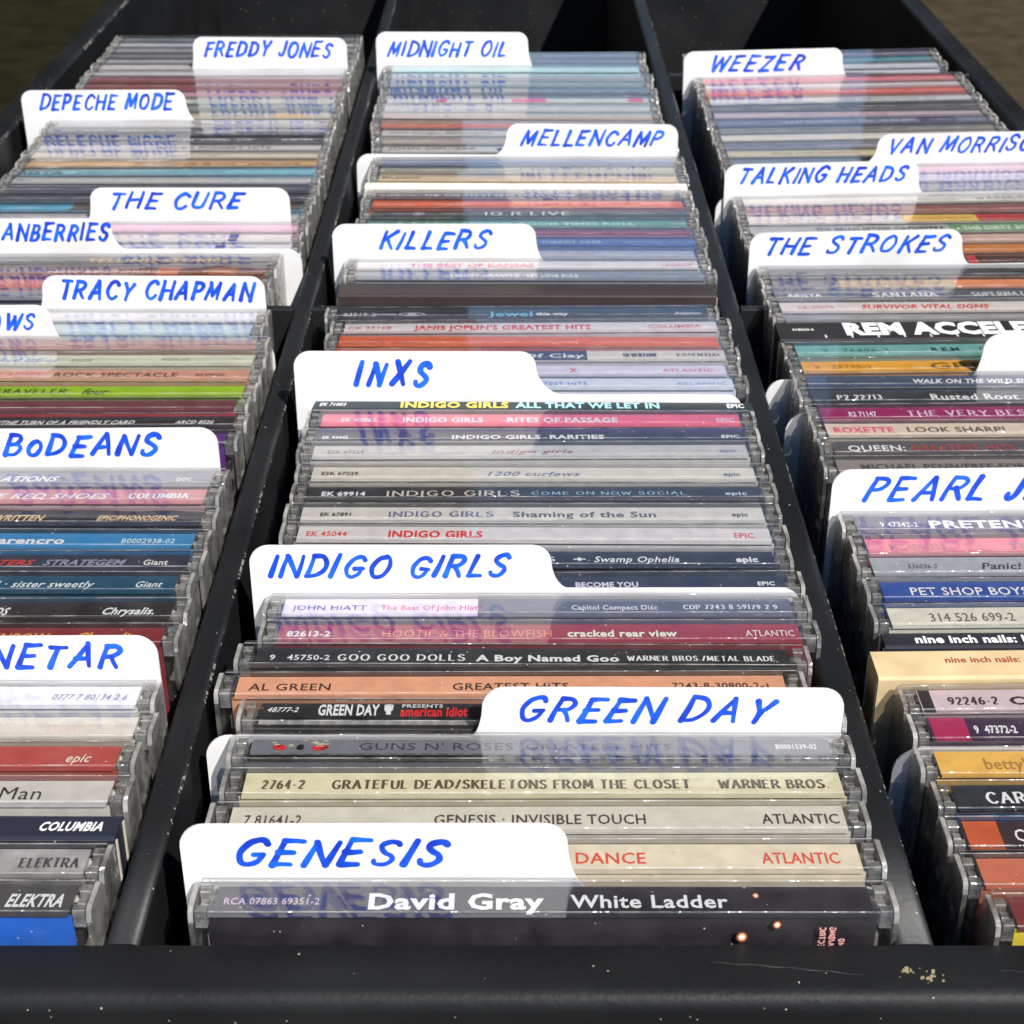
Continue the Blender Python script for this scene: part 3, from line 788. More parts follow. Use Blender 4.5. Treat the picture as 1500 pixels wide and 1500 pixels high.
DATA = [
    ('C', 'M', 5.17, 205.73, -0.0, 10.2, (46, 43, 50), 'near-black spine in bold white, small orange lights on back', 1, 0, [('RCA 07863 69351-2', -56.6, -39.66, (190, 170, 185), 's', 0.5, 0), ('David Gray', -30.95, 0.15, (250, 248, 250), 'b', 1.15, 0), ('White Ladder', 4.87, 32.71, (240, 236, 240), 'm', 0.95, 0)], {'low': (40, 35, 42), 'lights': 1}),
    ('D', 'M', 5.0, 206.23, 11.33, -59.57, 9.62, 13.18, 'R', 'GENESIS', [-50.65, -10.91, 2.02, 8.42], 1),
    ('C', 'M', 5.34, 216.85, -0.31, 10.2, (226, 212, 186), 'cream spine with red capitals', 1, 1, [("I CAN'T DANCE", -8.85, 18.84, (225, 85, 65), 's', 0.9, 0), ('ATLANTIC', 40.13, 54.41, (225, 85, 65), 's', 0.9, 0)], {}),
    ('C', 'M', 4.41, 226.98, -0.09, 10.2, (208, 203, 186), 'grey-cream spine with dark grey capitals', 2, 1, [('7 81641-2', -55.5, -44.66, (70, 65, 62), 's', 0.85, 0), ('GENESIS · INVISIBLE TOUCH', -19.51, 20.49, (70, 65, 62), 's', 0.85, 0), ('ATLANTIC', 42.42, 57.64, (70, 65, 62), 's', 0.85, 0)], {}),
    ('C', 'M', 5.62, 237.1, -0.38, 10.2, (218, 210, 174), 'pale yellow spine with long serif title', 3, 1, [('2764-2', -54.52, -46.55, (95, 85, 65), 'n', 0.85, 0), ('GRATEFUL DEAD/SKELETONS FROM THE CLOSET', -40.83, 28.53, (85, 75, 58), 'n', 0.85, 0), ('WARNER BROS.', 34.38, 55.5, (85, 75, 58), 'n', 0.85, 0)], {}),
    ('C', 'M', 5.34, 247.22, -0.36, 10.2, (112, 114, 120), 'grey spine with two red roses and ridged clear edge', 4, 1, [("GUNS N' ROSES", -36.5, -5.47, (60, 60, 66), 't', 0.7, 0), ('GREATEST HITS', -3.01, 26.37, (70, 70, 78), 't', 0.55, 0), ('B0001539-02', 47.28, 55.48, (235, 235, 240), 's', 0.45, 0)], {'rib': 1, 'roses': 1}),
    ('D', 'M', 5.0, 247.72, 9.69, -6.47, 66.48, -8.75, 'L', 'GREEN DAY', [0.27, 53.33, 1.4, 7.88], 2),
    ('C', 'M', 5.59, 258.41, 0.0, 10.2, (36, 34, 36), 'black spine, white and red lettering, raised fist', 1, 2, [('48777-2', -56.7, -50.22, (230, 230, 230), 'i', 0.5, 0), ('GREEN DAY', -46.14, -33.47, (238, 236, 232), 'c', 1.1, 0), ('PRESENTS', -28.82, -20.37, (230, 230, 228), 's', 0.35, 0.3), ('american idiot', -29.1, -15.17, (215, 35, 40), 'c', 0.95, -0.12)], {'rib': 1, 'fist': 1}),
    ('C', 'M', -0.66, 268.53, -0.5, 10.2, (230, 160, 124), 'salmon orange spine with stencil-like black capitals', 2, 2, [('AL GREEN', -55.63, -38.27, (60, 40, 35), 't2', 0.75, 0), ('GREATEST HITS', -12.36, 12.24, (60, 40, 35), 't2', 0.75, 0), ('7243-8-30800-2-1', 34.23, 54.63, (75, 50, 42), 's', 0.7, 0)], {}),
    ('C', 'M', 1.95, 278.65, -0.61, 10.2, (42, 44, 46), 'charcoal spine with wide white serif title', 3, 2, [('9   45750-2', -55.13, -42.05, (225, 225, 225), 's', 0.6, 0), ('GOO GOO DOLLS', -40.12, -12.79, (235, 235, 232), 'n', 0.75, 0), ('A Boy Named Goo', -10.27, 20.92, (235, 235, 232), 'b', 0.7, 0), ('WARNER BROS./METAL BLADE', 22.85, 54.79, (225, 225, 222), 'n', 0.6, 0)], {}),
    ('C', 'M', 5.62, 288.77, -1.29, 10.2, (152, 44, 56), 'dark red spine with salmon and cream lettering', 4, 2, [('82613-2', -56.4, -46.64, (240, 215, 210), 'b', 0.65, 0), ('HOOTIE & THE BLOWFISH', -35.05, 2.77, (225, 120, 100), 't', 0.9, 0), ('cracked rear view', 6.27, 30.82, (245, 225, 205), 'b', 0.8, 0), ('ATLANTIC', 46.07, 58.42, (235, 205, 200), 's', 0.75, 0)], {}),
    ('C', 'M', 5.21, 298.89, -1.25, 10.2, (92, 96, 114), 'white and slate-blue two-tone spine with small capitals', 5, 2, [('JOHN HIATT', -56.0, -38.96, (70, 60, 130), 's', 0.6, 0), ('The Best Of John Hiatt', -35.68, -12.71, (215, 80, 120), 's', 0.65, 0), ('Capitol Compact Disc', 7.92, 27.61, (215, 215, 225), 'n', 0.6, 0), ('CDP 7243 8 59179 2 9', 33.7, 54.96, (215, 215, 225), 'n', 0.6, 0)], {'segs': [(-58.6, -13.5, (214, 208, 222))]}),
    ('D', 'M', 5.0, 299.39, 10.61, -60.75, 8.63, 12.19, 'R', 'INDIGO GIRLS', [-56.67, 0.16, 2.21, 8.58], 3),
    ('C', 'M', 5.56, 310.02, -2.5, 10.2, (38, 40, 54), 'navy spine with small white rounded capitals', 1, 3, [('INDIGO GIRLS', -30.15, 5.53, (210, 205, 225), 'b', 0.7, 0), ('BECOME YOU', 8.9, 23.69, (215, 210, 228), 'b', 0.65, 0), ('EPIC', 51.82, 55.84, (225, 225, 225), 'b', 0.5, 0)], {}),
    ('C', 'M', 4.46, 320.14, -1.79, 10.2, (36, 38, 48), 'blue-black spine with white script title', 2, 3, [('INDIGO GIRLS', -29.61, 5.24, (225, 225, 225), 'n', 0.7, 0), ('+', 9.84, 12.8, (225, 225, 225), 'b', 0.6, 0), ('Swamp Ophelia', 14.77, 35.32, (240, 238, 236), 'i', 0.8, 0), ('epic', 48.96, 54.22, (235, 235, 235), 'b', 0.75, 0)], {}),
    ('C', 'M', 4.96, 330.26, -1.17, 10.2, (208, 203, 200), 'light grey spine with heavy red capitals', 3, 3, [('EK 45044', -56.04, -46.12, (215, 70, 60), 's', 0.75, 0), ('INDIGO GIRLS', -35.87, -12.69, (215, 45, 40), 'b', 1.0, 0), ('EPIC', 49.32, 54.19, (215, 60, 55), 's', 0.75, 0)], {}),
    ('C', 'M', 4.65, 340.38, -1.45, 10.2, (203, 199, 190), 'light grey spine with slate blue serif name', 4, 3, [('EK 67891', -53.46, -45.73, (50, 48, 48), 'b', 0.5, 0), ('INDIGO GIRLS', -35.93, -9.97, (105, 110, 145), 'n', 0.85, 0), ('Shaming of the Sun', -4.99, 31.11, (95, 92, 98), 'm', 0.85, 0), ('epic', 50.19, 54.31, (60, 58, 56), 'm', 0.6, 0)], {}),
    ('C', 'M', 5.06, 350.5, -1.28, 10.2, (46, 44, 50), 'black mottled spine with pale spaced serif capitals', 5, 3, [('EK 69914', -54.6, -43.35, (235, 230, 230), 'b', 0.6, 0), ('INDIGO GIRLS', -37.56, -3.83, (205, 195, 180), 'n', 0.85, 0), ('COME ON NOW SOCIAL', -0.32, 39.2, (150, 190, 215), 'n', 0.5, 0), ('epic', 49.22, 54.84, (190, 210, 230), 'm', 0.5, 0)], {}),
    ('C', 'M', 5.1, 360.62, -1.26, 10.2, (208, 203, 188), 'cream spine with thin handwritten-style title', 6, 3, [('E2K 67229', -55.71, -46.02, (70, 62, 58), 'b', 0.5, 0), ('1200 curfews', -12.1, 12.3, (110, 110, 135), 'i', 0.7, 0), ('epic', 49.99, 54.29, (85, 90, 120), 'm', 0.6, 0)], {}),
    ('C', 'M', 4.32, 370.75, -0.16, 10.2, (186, 184, 180), 'grey spine with thin reddish script title', 7, 3, [('E2K 67229', -54.28, -44.58, (90, 85, 88), 's', 0.5, 0), ('indigo girls', -10.36, 11.6, (150, 80, 95), 'i', 0.65, 0), ('epic', 50.76, 55.16, (100, 110, 150), 'm', 0.5, 0)], {}),
    ('C', 'M', 4.6, 379.29, -0.73, 8.6, (44, 45, 58), 'dark navy spine with wide white capitals', 8, 3, [('EK 94442', -58.91, -49.96, (225, 225, 230), 'b', 0.5, 0), ('INDIGO GIRLS  RARITIES', -21.59, 20.03, (235, 235, 240), 'b', 0.65, 0), ('EPIC', 52.13, 57.17, (230, 230, 235), 'b', 0.5, 0)], {}),
    ('C', 'M', 4.69, 389.41, -0.47, 10.2, (226, 96, 122), 'hot pink spine with blocky pale lettering', 9, 3, [('EK 48865', -52.78, -43.09, (250, 200, 210), 'b', 0.7, 0), ('INDIGO GIRLS', -35.67, -13.24, (250, 215, 225), 'b', 0.85, 0), ('RITES OF PASSAGE', -6.59, 24.2, (250, 215, 235), 'b', 0.85, 0), ('EPIC', 51.57, 56.7, (250, 190, 215), 'b', 0.6, 0)], {'low': (90, 75, 135)}),
    ('C', 'M', 5.58, 395.78, -0.49, 6.4, (36, 48, 52), 'dark teal cardboard spine with yellow and blue angular capitals', 10, 3, [('EK 71003', -62.76, -53.1, (225, 225, 225), 'i', 0.55, 0), ('INDIGO GIRLS', -37.65, -7.13, (240, 205, 90), 'b', 1.0, 0), ('ALL THAT WE LET IN', -5.2, 35.56, (165, 215, 230), 'b', 0.95, 0), ('EPIC', 54.69, 59.52, (230, 230, 228), 'b', 0.7, 0)], {'kind': 'digi'}),
    ('D', 'M', 5.0, 396.28, 13.39, -62.14, 6.18, 13.04, 'R', 'INXS', [-45.31, -22.68, 2.73, 10.86], 4),
    ('C', 'M', 5.37, 411.08, 0.0, 10.2, (208, 212, 232), 'pale blue spine with blue capitals', 1, 4, [('GREATEST HITS', -3.99, 15.83, (90, 130, 200), 's', 0.6, 0), ('ATLANTIC', 41.58, 56.44, (150, 165, 215), 's', 0.55, 0)], {}),
    ('C', 'M', 4.52, 421.2, -0.65, 10.2, (212, 204, 224), 'pale lilac spine with one red letter X', 2, 4, [('X', 11.84, 14.27, (205, 60, 90), 'b', 0.75, 0), ('ATLANTIC', 39.32, 54.48, (215, 100, 130), 's', 0.6, 0)], {}),
    ('C', 'M', 5.42, 431.32, -0.69, 10.2, (206, 199, 191), 'beige spine with navy title block', 3, 4, [('Jars Of Clay', -14.27, 15.79, (220, 220, 230), 'm', 0.75, 0), ('SILVERTONE', 27.52, 37.81, (70, 70, 72), 'n', 0.7, 0), ('ESSENTIAL', 43.99, 57.78, (95, 90, 85), 'n', 0.6, 0)], {'segs': [(-15.5, 16.6, (48, 50, 85))]}),
    ('C', 'M', 4.49, 441.44, -0.55, 10.2, (216, 95, 52), 'orange-red spine with faint dark lettering', 4, 4, [('live at the music hall · sides one and two', -56.48, -31.33, (160, 60, 40), 's', 0.5, -0.2)], {}),
    ('C', 'M', 5.16, 451.57, -0.47, 10.2, (213, 208, 208), 'white spine with red decorative capitals', 5, 4, [('CK 32168', -57.02, -43.58, (205, 80, 85), 's', 0.7, 0), ("JANIS JOPLIN'S GREATEST HITS", -36.54, 18.95, (210, 45, 55), 'b', 0.9, 0), ('COLUMBIA', 36.88, 53.31, (210, 75, 80), 's', 0.65, 0)], {}),
    ('C', 'M', 2.48, 461.69, -0.46, 10.2, (44, 46, 58), 'slate-black spine with pale blue and white lettering', 6, 4, [('83519-2', -56.78, -46.57, (215, 215, 215), 's', 0.65, 0), ('Jewel', -10.73, 3.39, (90, 180, 215), 'm', 1.0, 0), ('this way', 4.47, 14.68, (225, 228, 235), 'b', 0.6, 0), ('Atlantic', 48.57, 57.04, (200, 205, 220), 'm', 0.6, 0)], {'oval': 1}),
    ('C', 'M', 4.3, 483.49, -1.36, 12.5, (54, 45, 43), 'extra thick brown-black boxed set', 7, 4, [], {'kind': 'digi'}),
    ('C', 'M', 5.52, 493.61, -0.65, 10.2, (128, 132, 142), 'silver grey spine with small white capitals', 8, 4, [('LENNY KRAVITZ', -26.84, -3.46, (240, 240, 245), 'b', 0.6, 0), ('LET LOVE RULE', -1.16, 16.03, (235, 240, 250), 'b', 0.7, 0)], {}),
    ('C', 'M', 4.59, 503.74, -1.02, 10.2, (228, 217, 214), 'off-white spine with pink-red capitals', 9, 4, [('THE BEST OF KANSAS', -40.26, 2.17, (225, 110, 120), 'b', 0.8, 0), ('LEGACY', 45.99, 56.48, (215, 120, 160), 's', 0.6, 0)], {}),
    ('D', 'M', 5.0, 504.24, 10.4, -62.21, 7.48, 11.05, 'R', 'KILLERS', [-46.65, -7.28, 1.4, 8.36], 5),
    ('C', 'M', 4.6, 514.86, -1.41, 10.2, (165, 170, 188), 'blue-grey spine with faint title', 1, 5, [('HOT FUSS', 6.56, 23.17, (200, 140, 170), 's', 0.6, 0)], {}),
    ('C', 'M', 5.68, 524.98, -1.02, 10.2, (72, 96, 160), 'mid blue spine with pale small capitals', 2, 5, [('DIRECT HITS', 4.45, 24.94, (170, 200, 240), 's', 0.6, 0)], {}),
    ('C', 'M', 5.52, 535.1, -1.53, 10.2, (132, 40, 78), 'maroon spine', 3, 5, [('the collection', 13.34, 25.6, (200, 110, 150), 's', 0.4, 0)], {}),
    ('C', 'M', 4.71, 545.22, -1.93, 10.2, (95, 146, 130), 'sea-green spine with pale lower-case title', 4, 5, [('MCA', -57.72, -51.0, (200, 215, 205), 'b', 0.55, 0), ('b.b.king', -47.02, -25.86, (205, 225, 195), 'b', 0.9, 0), ('LET THE GOOD TIMES ROLL', -23.37, 39.35, (185, 225, 225), 'b', 0.7, 0)], {}),
    ('C', 'M', 5.65, 555.34, -1.7, 10.2, (68, 66, 68), 'dark grey spine with round emblem and heavy white title', 5, 5, [('IO.R.LIVE', -16.0, 15.07, (230, 230, 235), 'n2', 0.9, 0)], {'oval': 2}),
    ('C', 'M', 5.05, 565.46, -1.61, 10.2, (226, 105, 64), 'bright orange spine', 6, 5, [('THE ORIGINAL', -57.62, -41.72, (240, 190, 170), 's', 0.4, -0.2), ('CLASSICS', -34.03, -21.21, (240, 190, 170), 's', 0.45, -0.2)], {}),
    ('C', 'M', 5.25, 575.59, -1.97, 10.2, (74, 74, 82), 'dark slate spine with tiny pale serif title', 7, 5, [('VD 52008', -56.79, -48.98, (190, 190, 195), 's', 0.5, 0), ('THE GREATEST HITS COLLECTION', -39.35, 17.4, (165, 180, 215), 'n', 0.7, 0)], {}),
    ('C', 'M', 4.59, 581.56, -0.78, 6, (228, 218, 204), 'thin cream cardboard sleeve', 8, 5, [], {'kind': 'digi'}),
    ('C', 'M', 5.62, 591.68, -0.69, 10.2, (208, 182, 146), 'tan spine with small dark name', 9, 5, [('ERIC BURDON', -58.83, -42.33, (90, 70, 50), 'b', 0.5, -0.1)], {}),
    ('C', 'M', 5.27, 601.8, -1.05, 10.2, (176, 177, 160), 'sage grey spine', 10, 5, [('AMERICAN CLASSICS', -58.72, -24.97, (125, 130, 105), 's', 0.5, 0)], {}),
    ('C', 'M', 5.65, 611.93, -1.05, 10.2, (104, 118, 156), 'dull blue spine', 11, 5, [], {}),
    ('D', 'M', 5.0, 612.43, 11.68, -3.02, 65.84, -7.72, 'L', 'MELLENCAMP', [2.46, 61.04, 2.74, 9.45], 6),
    ('C', 'M', 4.55, 625.31, 0.0, 10.2, (202, 200, 194), 'light grey spine with dark cut-off capitals', 1, 6, [('JOHN COUGAR', -56.08, -19.87, (70, 66, 64), 's', 0.8, 0.1)], {}),
    ('C', 'M', 3.72, 635.44, -0.06, 10.2, (186, 170, 160), 'taupe spine', 2, 6, [('UH-HUH', -35.62, -21.51, (200, 140, 140), 's', 0.5, 0)], {}),
    ('C', 'M', 2.81, 646.39, 0.0, 10.2, (202, 202, 197), 'white spine with faint grey cursive title', 3, 6, [('John Cougar Mellencamp', -55.23, -11.69, (140, 138, 140), 'i', 0.7, 0)], {}),
    ('C', 'M', 1.53, 656.9, 0.0, 10.2, (206, 110, 84), 'rust orange spine', 4, 6, [], {}),
    ('C', 'M', 1.5, 669.7, 0.0, 10.2, (197, 181, 170), 'light tan spine', 5, 6, [], {}),
    ('C', 'M', 1.39, 680.86, 0.0, 10.2, (196, 198, 196), 'grey-white spine with dark lower line', 6, 6, [], {}),
    ('C', 'M', 1.72, 693.4, -0.0, 10.2, (206, 206, 202), 'white spine with two crimson blots', 7, 6, [], {'segs': [(-36.1, -31.5, (205, 60, 90)), (-2.6, 12.6, (225, 90, 150)), (49.1, 55.8, (215, 80, 120))]}),
    ('C', 'M', 2.14, 705.24, 0.0, 10.2, (82, 92, 102), 'blue-grey dark spine', 8, 6, [], {}),
    ('C', 'M', 1.3, 717.43, 0.0, 10.2, (128, 146, 152), 'dusty teal spine', 9, 6, [], {}),
    ('C', 'M', 2.25, 728.83, 0.0, 10.2, (156, 148, 158), 'dusty mauve spine', 10, 6, [], {}),
    ('C', 'M', 0.77, 744.12, 0.0, 12, (188, 226, 234), 'pale ice-blue wide spine', 11, 6, [], {}),
    ('D', 'M', 5.0, 744.62, 14.6, -65.35, 6.47, 10.41, 'R', 'MIDNIGHT OIL', [-60.36, -1.62, 3.1, 10.79], 7),
    ('C', 'M', 0.73, 758.92, -0.71, 10.2, (118, 128, 158), 'slate blue spine', 1, 7, [], {}),
    ('C', 'M', 1.45, 769.04, -0.74, 10.2, (108, 112, 140), 'dark slate spine, rearmost', 2, 7, [], {}),
    ('C', 'L', -136.53, 206.25, 0.0, 10.2, (74, 72, 75), 'dark grey spine, white capitals, bright blue back', 1, 0, [('ELEKTRA', 46.47, 56.53, (235, 232, 225), 'bi', 0.95, 0)], {'low': (38, 104, 205)}),
    ('C', 'L', -136.76, 216.37, -0.88, 10.2, (152, 150, 148), 'mottled silver spine with dark serif capitals', 2, 0, [('ELEKTRA', 46.23, 56.75, (70, 66, 70), 'n', 0.8, 0)], {'mot': 1}),
    ('C', 'L', -136.53, 223.92, -0.62, 7.6, (34, 37, 52), 'navy cardboard spine with white slanted serif capitals', 3, 0, [('COLUMBIA', 47.24, 59.06, (235, 235, 240), 'bi', 0.75, 0)], {'kind': 'digi'}),
    ('C', 'L', -136.21, 234.21, -0.0, 10.2, (200, 196, 188), 'light grey spine ending in the word Man', 4, 0, [('Man', 37.04, 45.07, (45, 42, 42), 't', 1.15, 0)], {}),
    ('C', 'L', -137.12, 244.62, 0.0, 10.2, (178, 76, 68), 'brick red spine with cream lower-case lettering', 5, 0, [('epic', 48.16, 53.04, (240, 215, 200), 'i', 0.8, 0)], {}),
    ('C', 'L', -135.83, 254.74, -0.71, 10.2, (214, 205, 190), 'blank-looking cream spine', 6, 0, [('ATLANTIC', 39.95, 49.58, (212, 190, 172), 's', 0.7, 0)], {}),
    ('C', 'L', -137.17, 264.86, -0.45, 10.2, (224, 224, 232), 'white spine with thin grey digits', 7, 0, [('0777 7 80134 2 6', 40.29, 56.05, (130, 130, 140), 'i', 0.6, 0)], {}),
    ('D', 'L', -136.5, 265.36, 9.4, -144.75, -75.19, -150.24, 'L', 'PAT BENETAR', [-143.2, -81.61, 1.52, 7.95], 1),
    ('C', 'L', -136.15, 285.61, 0.0, 10.2, (126, 45, 48), 'maroon spine with gold lettering', 1, 1, [('RAINBOW', 16.71, 33.32, (225, 155, 75), 'i', 0.9, 0), ('Chrysalis.', 39.36, 52.65, (235, 160, 70), 'n2', 1.0, 0)], {}),
    ('C', 'L', -136.02, 295.73, -0.24, 10.2, (46, 43, 45), 'black spine with white slanted lettering', 2, 1, [('BENATAR / TROPICOS', -5.37, 21.42, (230, 230, 225), 'bi', 0.95, 0), ('Chrysalis.', 42.64, 54.41, (238, 236, 234), 'bi', 0.85, 0)], {}),
    ('C', 'L', -137.17, 306.79, -0.0, 10.2, (34, 76, 100), 'dark teal spine with white typewriter lettering', 3, 1, [('big head todd · sister sweetly', -1.59, 39.42, (215, 235, 235), 'i', 0.85, 0), ('Giant', 49.11, 55.31, (215, 235, 235), 'i', 0.8, 0)], {}),
    ('C', 'L', -136.1, 316.92, -0.73, 10.2, (50, 52, 68), 'dark navy spine with red and grey techno capitals', 4, 1, [('MONSTERS', 2.01, 21.56, (200, 60, 60), 'bi', 0.75, 0), ('STRATEGEM', 23.84, 43.4, (140, 145, 165), 'bi', 0.8, 0), ('Giant', 47.63, 53.5, (225, 225, 225), 'm', 0.75, 0)], {}),
    ('C', 'L', -136.69, 327.04, -0.77, 10.2, (52, 130, 182), 'bright blue spine with white rounded lettering', 5, 1, [('marc broussard carencro', -25.54, 26.98, (240, 245, 248), 'b', 0.95, 0), ('B0002938-02', 40.82, 53.82, (200, 225, 240), 's', 0.7, 0)], {}),
    ('C', 'L', -136.39, 337.16, -0.54, 10.2, (44, 43, 50), 'black spine with tan slanted capitals', 6, 1, [('UNWRITTEN', 2.05, 19.1, (220, 190, 150), 'bi', 0.85, 0), ('EPIC/PHONOGENIC', 32.23, 52.34, (220, 190, 150), 'bi', 0.75, 0)], {}),
    ('C', 'L', -137.19, 347.28, -0.23, 10.2, (192, 120, 126), 'dusty pink spine with white spaced capitals', 7, 1, [('THE RED SHOES', -0.96, 33.88, (245, 230, 232), 'i', 0.85, 0), ('COLUMBIA', 39.11, 53.92, (248, 235, 235), 'n2', 0.85, 0)], {'low': (150, 100, 105)}),
    ('C', 'L', -137.13, 357.4, -0.9, 10.2, (134, 134, 142), 'mid grey spine', 8, 1, [('REVELATIONS', -7.71, 18.3, (225, 225, 235), 'bi', 0.85, 0), ('DOC', 49.12, 52.87, (215, 215, 215), 'b', 0.5, 0)], {}),
    ('D', 'L', -136.5, 357.9, 9.4, -150.09, -77.55, -155.56, 'L', 'BoDEANS', [-134.33, -91.81, 1.4, 8.1], 2),
    ('C', 'L', -136.95, 376.33, 0.0, 10.2, (98, 45, 128), 'deep purple spine', 1, 2, [], {}),
    ('C', 'L', -135.9, 386.85, 0.0, 10.2, (46, 44, 46), 'black spine with long white title in slanted capitals', 2, 2, [('PROJECT/THE TURN OF A FRIENDLY CARD', -16.81, 30.82, (235, 235, 232), 'bi', 0.65, 0), ('ARCD 8226', 41.97, 52.74, (225, 225, 225), 'bi', 0.6, 0)], {}),
    ('C', 'L', -137.03, 396.97, -0.01, 10.2, (112, 56, 66), 'dusky plum spine with red lower band', 3, 2, [], {'low': (200, 60, 70)}),
    ('C', 'L', -136.3, 407.09, -0.47, 10.2, (150, 190, 28), 'lime green spine with dark title', 4, 2, [('BLUES TRAVELER', -27.56, 7.06, (75, 95, 15), 'n', 0.85, 0), ('four', 11.98, 19.65, (65, 85, 15), 'n2', 1.0, 0)], {}),
    ('C', 'L', -136.12, 417.21, -0.08, 10.2, (208, 152, 128), 'salmon pink spine with thin dark capitals', 5, 2, [('BARENAKED LADIES', -38.85, -2.77, (200, 90, 85), 't2', 0.8, 0), ('ROCK SPECTACLE', 1.03, 37.31, (85, 50, 42), 't2', 0.8, 0), ('REPRISE', 42.72, 51.34, (120, 75, 62), 'n', 0.5, 0)], {}),
    ('C', 'L', -136.17, 427.33, -0.18, 10.2, (206, 209, 184), 'pale green-cream spine with light lower-case title', 6, 2, [('barenaked ladies', -29.89, -0.07, (115, 130, 180), 'i', 0.8, 0), ('stunt', 3.81, 10.14, (140, 142, 120), 'm', 0.75, 0), ('REPRISE', 30.77, 38.94, (150, 152, 132), 's', 0.5, 0)], {}),
    ('C', 'L', -137.06, 437.74, 0.0, 10.2, (152, 106, 90), 'brown spine', 7, 2, [('9 46235-2', 1.17, 12.61, (190, 130, 110), 's', 0.6, 0)], {}),
    ('D', 'L', -136.5, 438.24, 9.4, -214.81, -141.74, -137.98, 'R', 'COUNTING CROWS', [-208.89, -145.64, 1.4, 7.04], 3),
    ('C', 'L', -140.12, 448.96, 0.0, 10.2, (182, 202, 206), 'pale aqua spine', 1, 3, [], {}),
    ('C', 'L', -139.94, 459.08, -0.26, 10.2, (216, 213, 212), 'white spine', 2, 3, [], {}),
    ('D', 'L', -136.5, 459.58, 10.04, -149.97, -79.22, -153.36, 'L', 'TRACY CHAPMAN', [-145.53, -81.67, 1.87, 8.65], 4),
    ('C', 'L', -142.72, 481.22, -2.5, 10.2, (72, 80, 96), 'slate spine half hidden by the tab before it', 1, 4, [], {}),
    ('C', 'L', -143.72, 491.34, -2.5, 10.2, (204, 112, 60), 'burnt orange spine half hidden by the tab before it', 2, 4, [], {}),
    ('C', 'L', -142.88, 501.46, -2.5, 10.2, (116, 60, 38), 'brown marbled spine with small pale lettering', 3, 4, [('NEW BEGINNING', -15.99, 22.39, (235, 190, 160), 'b', 0.5, 0), ('Elektra', 37.05, 46.35, (225, 190, 165), 'm', 0.55, 0)], {'segs': [(21.2, 28.6, (200, 110, 55)), (39.3, 48.0, (170, 95, 50))]}),
    ('C', 'L', -142.87, 511.59, -2.5, 10.2, (50, 45, 42), 'black spine with wide gold capitals', 4, 4, [('TELLING STORIES', -4.88, 44.06, (195, 150, 75), 't2', 0.95, 0), ('ELEKTRA', 45.24, 52.33, (170, 165, 160), 's', 0.4, 0)], {}),
    ('D', 'L', -136.5, 512.09, 9.4, -209.64, -139.6, -135.57, 'R', 'CRANBERRIES', [-187.64, -139.39, 1.4, 8.08], 5),
    ('C', 'L', -136.85, 522.71, -2.5, 10.2, (196, 199, 206), 'pale grey spine with crowded dark lettering', 1, 5, [("DOG MAN STAR TOUR · WHY CAN'T I BE YOU", 0.2, 27.87, (80, 85, 140), 's', 0.6, 0), ('FICTION', 36.53, 45.19, (90, 95, 120), 'b', 0.6, 0)], {'segs': [(31.2, 34.6, (60, 62, 110))]}),
    ('C', 'L', -138.07, 532.83, -2.5, 10.2, (214, 208, 203), 'off-white spine with one navy block', 2, 5, [], {'segs': [(35.9, 39.1, (60, 62, 115))]}),
    ('C', 'L', -136.85, 542.95, -2.5, 10.2, (230, 176, 198), 'rose pink spine', 3, 5, [], {}),
    ('D', 'L', -136.5, 543.45, 9.4, -154.3, -81.76, -156.53, 'L', 'THE CURE', [-148.6, -97.58, 1.4, 8.1], 6),
    ('C', 'L', -138.12, 554.07, -2.5, 10.2, (192, 187, 190), 'light grey spine half hidden by the tab before it', 1, 6, [('DISINTEGRATION', -56.95, -43.33, (150, 145, 150), 's', 0.5, 0)], {}),
    ('C', 'L', -137.83, 564.19, -2.5, 10.2, (88, 168, 200), 'sky blue spine turning brown at one end', 2, 6, [('GALLERY', -51.98, -39.17, (150, 205, 225), 's', 0.5, 0)], {'segs': [(-28.4, 58.6, (95, 78, 74))]}),
    ('C', 'L', -137.51, 574.32, -2.5, 10.2, (78, 78, 92), 'dark slate-violet spine', 3, 6, [], {}),
    ('C', 'L', -137.14, 584.44, -2.5, 10.2, (84, 84, 104), 'darker indigo grey spine', 4, 6, [], {}),
    ('C', 'L', -138.01, 594.56, -2.5, 10.2, (192, 192, 192), 'silver-white spine', 5, 6, [('Classics', -60.25, -51.42, (120, 120, 125), 'i', 0.6, 0)], {}),
    ('C', 'L', -137.25, 604.68, -2.5, 10.2, (124, 186, 206), 'turquoise spine with spaced dark capitals', 6, 6, [('ARISTA', -64.9, -41.84, (60, 85, 105), 'b', 0.8, 0), ('greatest moments live at the hall', -35.87, 22.47, (90, 140, 160), 's', 0.5, 0)], {}),
    ('C', 'L', -137.85, 614.8, -2.5, 10.2, (208, 166, 110), 'golden tan spine', 7, 6, [('les cafés de la nuit · premiere', -15.69, 51.72, (130, 80, 40), 'i', 0.7, 0)], {}),
    ('C', 'L', -138.23, 624.92, -2.46, 10.2, (217, 207, 188), 'cream spine with faint grey capitals', 8, 6, [('PAULA COLE * HARBINGER', -36.94, 18.84, (150, 142, 128), 's', 0.6, 0)], {}),
    ('C', 'L', -138.29, 635.04, -2.5, 10.2, (207, 202, 200), 'light spine ending in dark bold capitals', 9, 6, [("ALICE'S BIGGEST HITS", -10.16, 37.91, (80, 78, 78), 'b', 0.65, 0)], {}),
